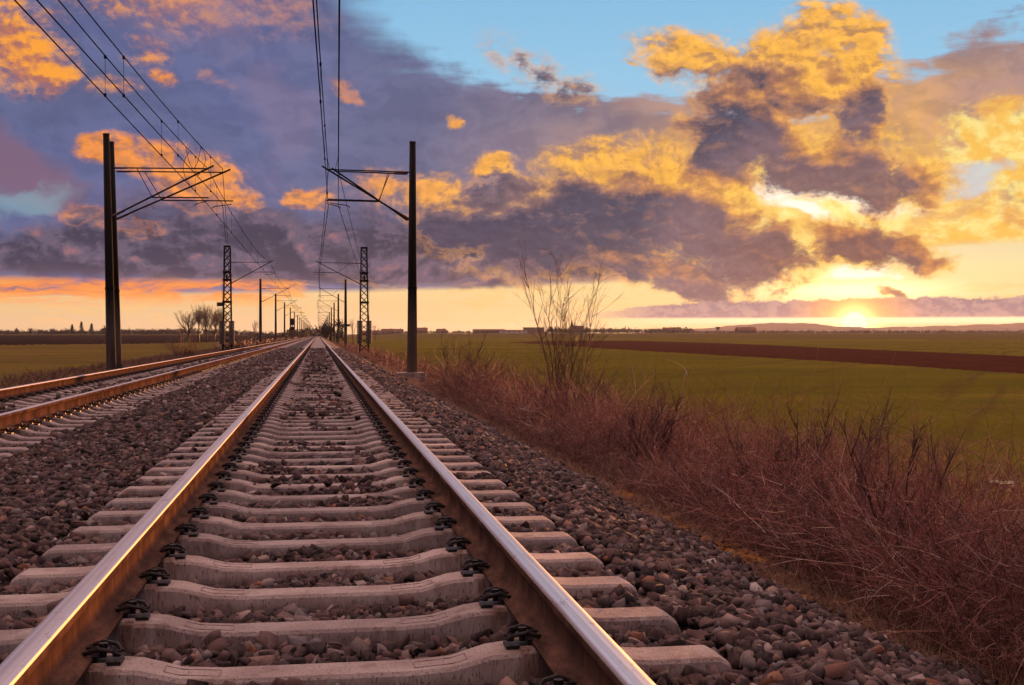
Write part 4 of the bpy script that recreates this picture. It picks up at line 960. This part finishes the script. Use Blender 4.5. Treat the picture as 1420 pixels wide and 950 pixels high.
def foundation(root, w=.85, d=.85, top=.06, x=0):
    b = MB(); b.box(x - w / 2, x + w / 2, -d / 2, d / 2, -.9, top - .04); b.box(x - w / 2 + .04, x + w / 2 - .04, -d / 2 + .04, d / 2 - .04, top - .039, top); b.build('foundation', M_FOUND, root)
def pole(root, x, y, h, lean, r0=.19, r1=.115, n=20):
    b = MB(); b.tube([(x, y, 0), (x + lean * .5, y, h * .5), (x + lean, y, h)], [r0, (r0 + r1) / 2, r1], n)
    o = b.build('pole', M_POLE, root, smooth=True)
    b = MB(); zc = h * .37; rr = r0 + (r1 - r0) * .37; b.tube([(x + lean * .37, y, zc), (x + lean * .37, y, zc + .07)], rr + .014, n); b.build('clamp_band', M_STEEL, o)
    b = MB(); b.tube([(x + lean, y, h + .002), (x + lean, y, h + .03)], r1 + .012, n); b.build('cap', M_STEEL, o)
    return o
ZB = -.62
def first_masts():
    root = empty('catenary_mast', (3.28, 43, -.60)); tag(root, 'nearest right-hand mast, tall round pole on a concrete block with two arms', 'mast', 'masts right of the line')
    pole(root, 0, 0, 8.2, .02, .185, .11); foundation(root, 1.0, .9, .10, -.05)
    z = 6.52 + .60
    cantilever(root, -.12, -1, .36 - 3.28, z, -.45, .38, .10); cantilever(root, -.12, -1, .70 - 3.28, z + .06, .45, .42, .35)
    root = empty('catenary_mast', (-7.28, 43, -.72)); tag(root, 'nearest left-hand mast, two black poles side by side carrying a double arm', 'mast', 'masts left of the line')
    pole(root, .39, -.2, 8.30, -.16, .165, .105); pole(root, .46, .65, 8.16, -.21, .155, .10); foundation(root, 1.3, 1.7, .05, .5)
    z = 6.5 + .72
    cantilever(root, .40, 1, -3.74 + 7.28, z, -.15, .42, .05); cantilever(root, .40, 1, -3.24 + 7.28, z, .75, .42, .30)
first_masts()
def lattice_mast(x, y, zb, side, tip, label, group, plate):
    root = empty('lattice_mast', (x, y, zb)); tag(root, label, 'mast', group); h = 7.63 - zb; b = MB(); w0, w1 = .34, .22
    cw = lambda z: w0 + (w1 - w0) * z / h
    for sx in (-1, 1):
        for sy in (-1, 1): b.tube([(sx * w0, sy * w0, 0), (sx * w1, sy * w1, h)], .045, 4)
    N = 15
    for k in range(N):
        z0, z1 = .3 + (h - .3) * k / N, .3 + (h - .3) * (k + 1) / N; a, c = cw(z0), cw(z1)
        for s in (-1, 1):
            b.tube([(-a, s * a, z0), (c, s * c, z1)], .024, 4); b.tube([(a, s * a, z0), (-c, s * c, z1)], .024, 4)
            b.tube([(s * a, -a, z0), (s * c, c, z1)], .024, 4)
    b.build('lattice_frame', M_STEEL, root)
    for zc in (5.62 - zb, 5.02 - zb, 3.3 - zb):
        b = MB(); a = cw(zc) + .07; b.box(-a, a, -a, a, zc, zc + .16); b.build('clamp_band', M_STEEL, root)
    b = MB(); a = w1 + .05; b.box(-a, a, -a, a, h + .002, h + .12); b.build('cap', M_STEEL, root)
    for s in (-1, 1):
        b = MB(); xx = s * .36
        for k in range(9): b.tube([(xx, -.55, .9 + k * .2), (xx, -.55, .9 + k * .2 + .185)], .21, 12)
        b.tube([(xx, -.55, .85), (xx, -.55, 3.1)], .03, 6); cw_ = b.build('counterweight', M_WEIGHT, root)
        b = MB(); b.tube([(xx, -.56, 3.1), (xx, -.50, 5.9)], .014, 5); b.build('weight_cable', M_WIRE, cw_)
    b = MB(); b.tube([(-.06, -.45, 6.0), (.06, -.45, 6.0)], .30, 14); b.build('tension_wheel', M_STEEL, root)
    cantilever(root, .26 * side, side, tip - x, 6.5 - zb, 0, .55, .45)
    if plate:
        b = MB(); b.box(-.28 - .52, -.28, -.03, .03, 3.05 - zb, 3.35 - zb); b.build('sign_plate', M_PLATE, root)
    foundation(root, 1.1, 1.1, .10); return root
lattice_mast(3.60, 97, -.75, -1, .05, 'right-hand lattice mast with counterweights at its foot', 'masts right of the line', False)
lattice_mast(-6.95, 97, -.78, 1, -3.7, 'left-hand lattice mast with counterweights and a small dark sign plate', 'masts left of the line', True)
MASTY = [151 + 54 * k for k in range(18)]
def single(x, zb, side, tip, group, label):
    root = empty('catenary_mast', (x, 151, zb)); tag(root, label, 'mast', group)
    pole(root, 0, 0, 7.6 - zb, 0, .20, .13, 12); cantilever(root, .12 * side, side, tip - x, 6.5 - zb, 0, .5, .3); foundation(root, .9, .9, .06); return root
pr = single(3.35, -.7, -1, .30, 'masts right of the line', '')
b = MB(); b.box(.16, .52, -.3, -.27, 2.55, 2.85); b.build('sign_plate', M_PLATE, pr)
pl_ = single(-6.9, -.7, 1, -3.55, 'masts left of the line', '')
NTH = ['third', 'fourth', 'fifth', 'sixth', 'seventh', 'eighth', 'ninth', 'tenth', 'eleventh', 'twelfth']
for side, src, nm in (('right-hand', pr, 'right'), ('left-hand', pl_, 'left')):
    for k, y in enumerate(MASTY):
        o = src if k == 0 else copy_tree(src)
        o.location.y = y
        if side == 'right-hand' and k == 1:
            pass
        o['label'] = (f'slim concrete mast, {NTH[k]} of the {side} row from the viewer' if k < 8 else f'tiny mast far down the {side} row, lost near the vanishing point')
for o in [q for q in C.objects if q.name.startswith('sign_plate') and q.parent and q.parent.name.startswith('catenary_mast') and q.parent.location.y > 152]:
    bpy.data.objects.remove(o)

# ------------------------------------------------------------------ overhead line: wires
def line(label, kn, group):
    """kn: list of (Y, X, z_contact, z_messenger) at the supports"""
    root = empty('overhead_line', (0, 0, 0)); tag(root, label, 'overhead line', group)
    cw, mw, dr = [], [], []
    for (ya, xa, ca, ma), (yb, xb, cb, mb) in zip(kn, kn[1:]):
        N = 18
        for k in range(N + (1 if (yb == kn[-1][0]) else 0)):
            t = k / N; y = ya + (yb - ya) * t; x = xa + (xb - xa) * t; sag = 4 * t * (1 - t)
            cw.append((x, y, ca + (cb - ca) * t - .02 * sag)); mw.append((x, y, ma + (mb - ma) * t - (.55 if abs(ma - mb) < .05 else .06) * sag))
        if abs(ma - mb) < .05 and yb < 480:
            for k in range(7):
                t = (k + .5) / 7; y = ya + (yb - ya) * t; x = xa + (xb - xa) * t; sag = 4 * t * (1 - t); dr.append((x, y, ca - .02 * sag, ma - .55 * sag))
    th = .0115
    b = MB(); b.tube(cw, th, 5); b.build('contact_wire', M_WIRE, root); b = MB(); b.tube(mw, th, 5); b.build('messenger_wire', M_WIRE, root)
    for x, y, z0, z1 in dr:
        b = MB(); b.tube([(x, y, z0), (x, y, z1)], .0042, 4)
        for z in (z0 + .02, z1 - .02): b.box(x - .02, x + .02, y - .025, y + .025, z - .03, z + .03)
        b.build('dropper', M_WIRE, root)
    return root
zc, zm = 5.30, 6.54
far_r = [(y, .30 if i % 2 == 0 else -.15, zc, zm) for i, y in enumerate(MASTY)]
far_l = [(y, -3.55 if i % 2 == 0 else -3.95, zc, zm) for i, y in enumerate(MASTY)]
GRP = 'overhead contact lines'
A_ = line('overhead line of the right track running on into the distance', [(-11, -.50, zc, zm), (43, .36, zc, zm), (97, .05, zc, zm)] + far_r, GRP)
B_ = line('second overhead line above the right track, ending at the right lattice mast', [(-11, -.14, zc, zm), (43, .70, zc + .05, zm + .06), (96.6, 3.30, 5.55, 6.75)], GRP)
C_ = line('overhead line of the left track running on into the distance', [(-11, -4.25, zc, zm), (43, -3.74, zc, zm), (97, -3.70, zc, zm)] + far_l, GRP)
D_ = line('second overhead line above the left track, ending at the left lattice mast', [(-11, -4.22, zc, zm), (43, -3.24, zc + .04, zm), (96.6, -6.80, 5.6, 6.8)], GRP)
def jumper(root, pa, pb, sag, dx=0):
    b = MB(); pts = []
    for k in range(15):
        t = k / 14; p = Vector(pa).lerp(Vector(pb), t); p.z -= sag * 4 * t * (1 - t); p.x += dx * math.sin(PI * t); pts.append(p)
    b.tube(pts, .008, 5); b.build('jumper_wire', M_WIRE, root)
jumper(C_, (-3.79, 36.5, 6.28), (-3.36, 36.5, 6.30), .62); jumper(D_, (-3.36, 35.5, 6.27), (-3.37, 35.6, 5.33), .0, .22); jumper(C_, (-3.80, 37.5, 6.30), (-3.79, 37.6, 5.31), 0, -.18)
jumper(B_, (.27, 37.5, 6.28), (.62, 37.5, 6.32), .55)

def signal():
    Y = 300; x = -6.15; root = empty('railway_signal', (x, Y, -.7)); tag(root, 'railway signal with two dark heads beside the left track', 'signal')
    b = MB(); b.tube([(0, 0, 0), (0, 0, 5.4)], .09, 8); b.build('post', M_STEEL, root)
    for z0, z1 in ((3.9, 5.5), (2.6, 3.5)):
        b = MB(); b.box(-.42, .42, -.34, -.093, z0, z1); hd = b.build('signal_head', M_STEEL, root)
        for k in range(2):
            z = z0 + (z1 - z0) * (k + .5) / 2; b = MB(); b.tube([(0, -.342, z), (0, -.40, z)], .12, 10); b.build('lens', M_LENS, hd)
    b = MB(); b.tube([(-.2, .15, .2), (-.2, .15, 4.2)], .03, 4); b.tube([(.2, .15, .2), (.2, .15, 4.2)], .03, 4)
    for k in range(13): b.tube([(-.2, .15, .4 + .3 * k), (.2, .15, .4 + .3 * k)], .02, 4)
    b.build('ladder', M_STEEL, root)
signal()

# ------------------------------------------------------------------ sun
ld = bpy.data.lights.new('sun', 'SUN'); sun = bpy.data.objects.new('sun', ld); C.objects.link(sun)
ld.energy = SUN_POWER; ld.angle = R(.6); ld.color = (1.0, .36, .10)
sd_ = Vector((math.sin(R(SUN_AZ)) * math.cos(R(SUN_EL_LAMP)), math.cos(R(SUN_AZ)) * math.cos(R(SUN_EL_LAMP)), math.sin(R(SUN_EL_LAMP))))
sun.rotation_euler = sd_.to_track_quat('Z', 'Y').to_euler()

# ------------------------------------------------------------------ the hazy evening air
if HAZE > 0:
    b = MB(); b.box(-9500, 9500, -400, 9300, -4, 92); hz = b.build('haze', [])
    m = bpy.data.materials.new('evening_haze'); m.use_nodes = True; t = m.node_tree; t.nodes.clear()
    pv = t.nodes.new('ShaderNodeVolumePrincipled'); pv.inputs['Color'].default_value = (.55, .63, 1.0, 1); pv.inputs['Density'].default_value = HAZE; pv.inputs["Anisotropy"].default_value = .5
    t.links.new(pv.outputs[0], t.nodes.new('ShaderNodeOutputMaterial').inputs['Volume']); hz.data.materials.append(m); tag(hz, kind='stuff')

SC.cycles.use_denoising = True; SC.cycles.use_adaptive_sampling = True; SC.cycles.adaptive_threshold = .02; SC.cycles.max_bounces = 5; SC.cycles.diffuse_bounces = 2; SC.cycles.glossy_bounces = 3; SC.cycles.volume_bounces = 0; SC.cycles.caustics_reflective = False; SC.cycles.sample_clamp_indirect = 4.0; SC.cycles.sample_clamp_direct = .9
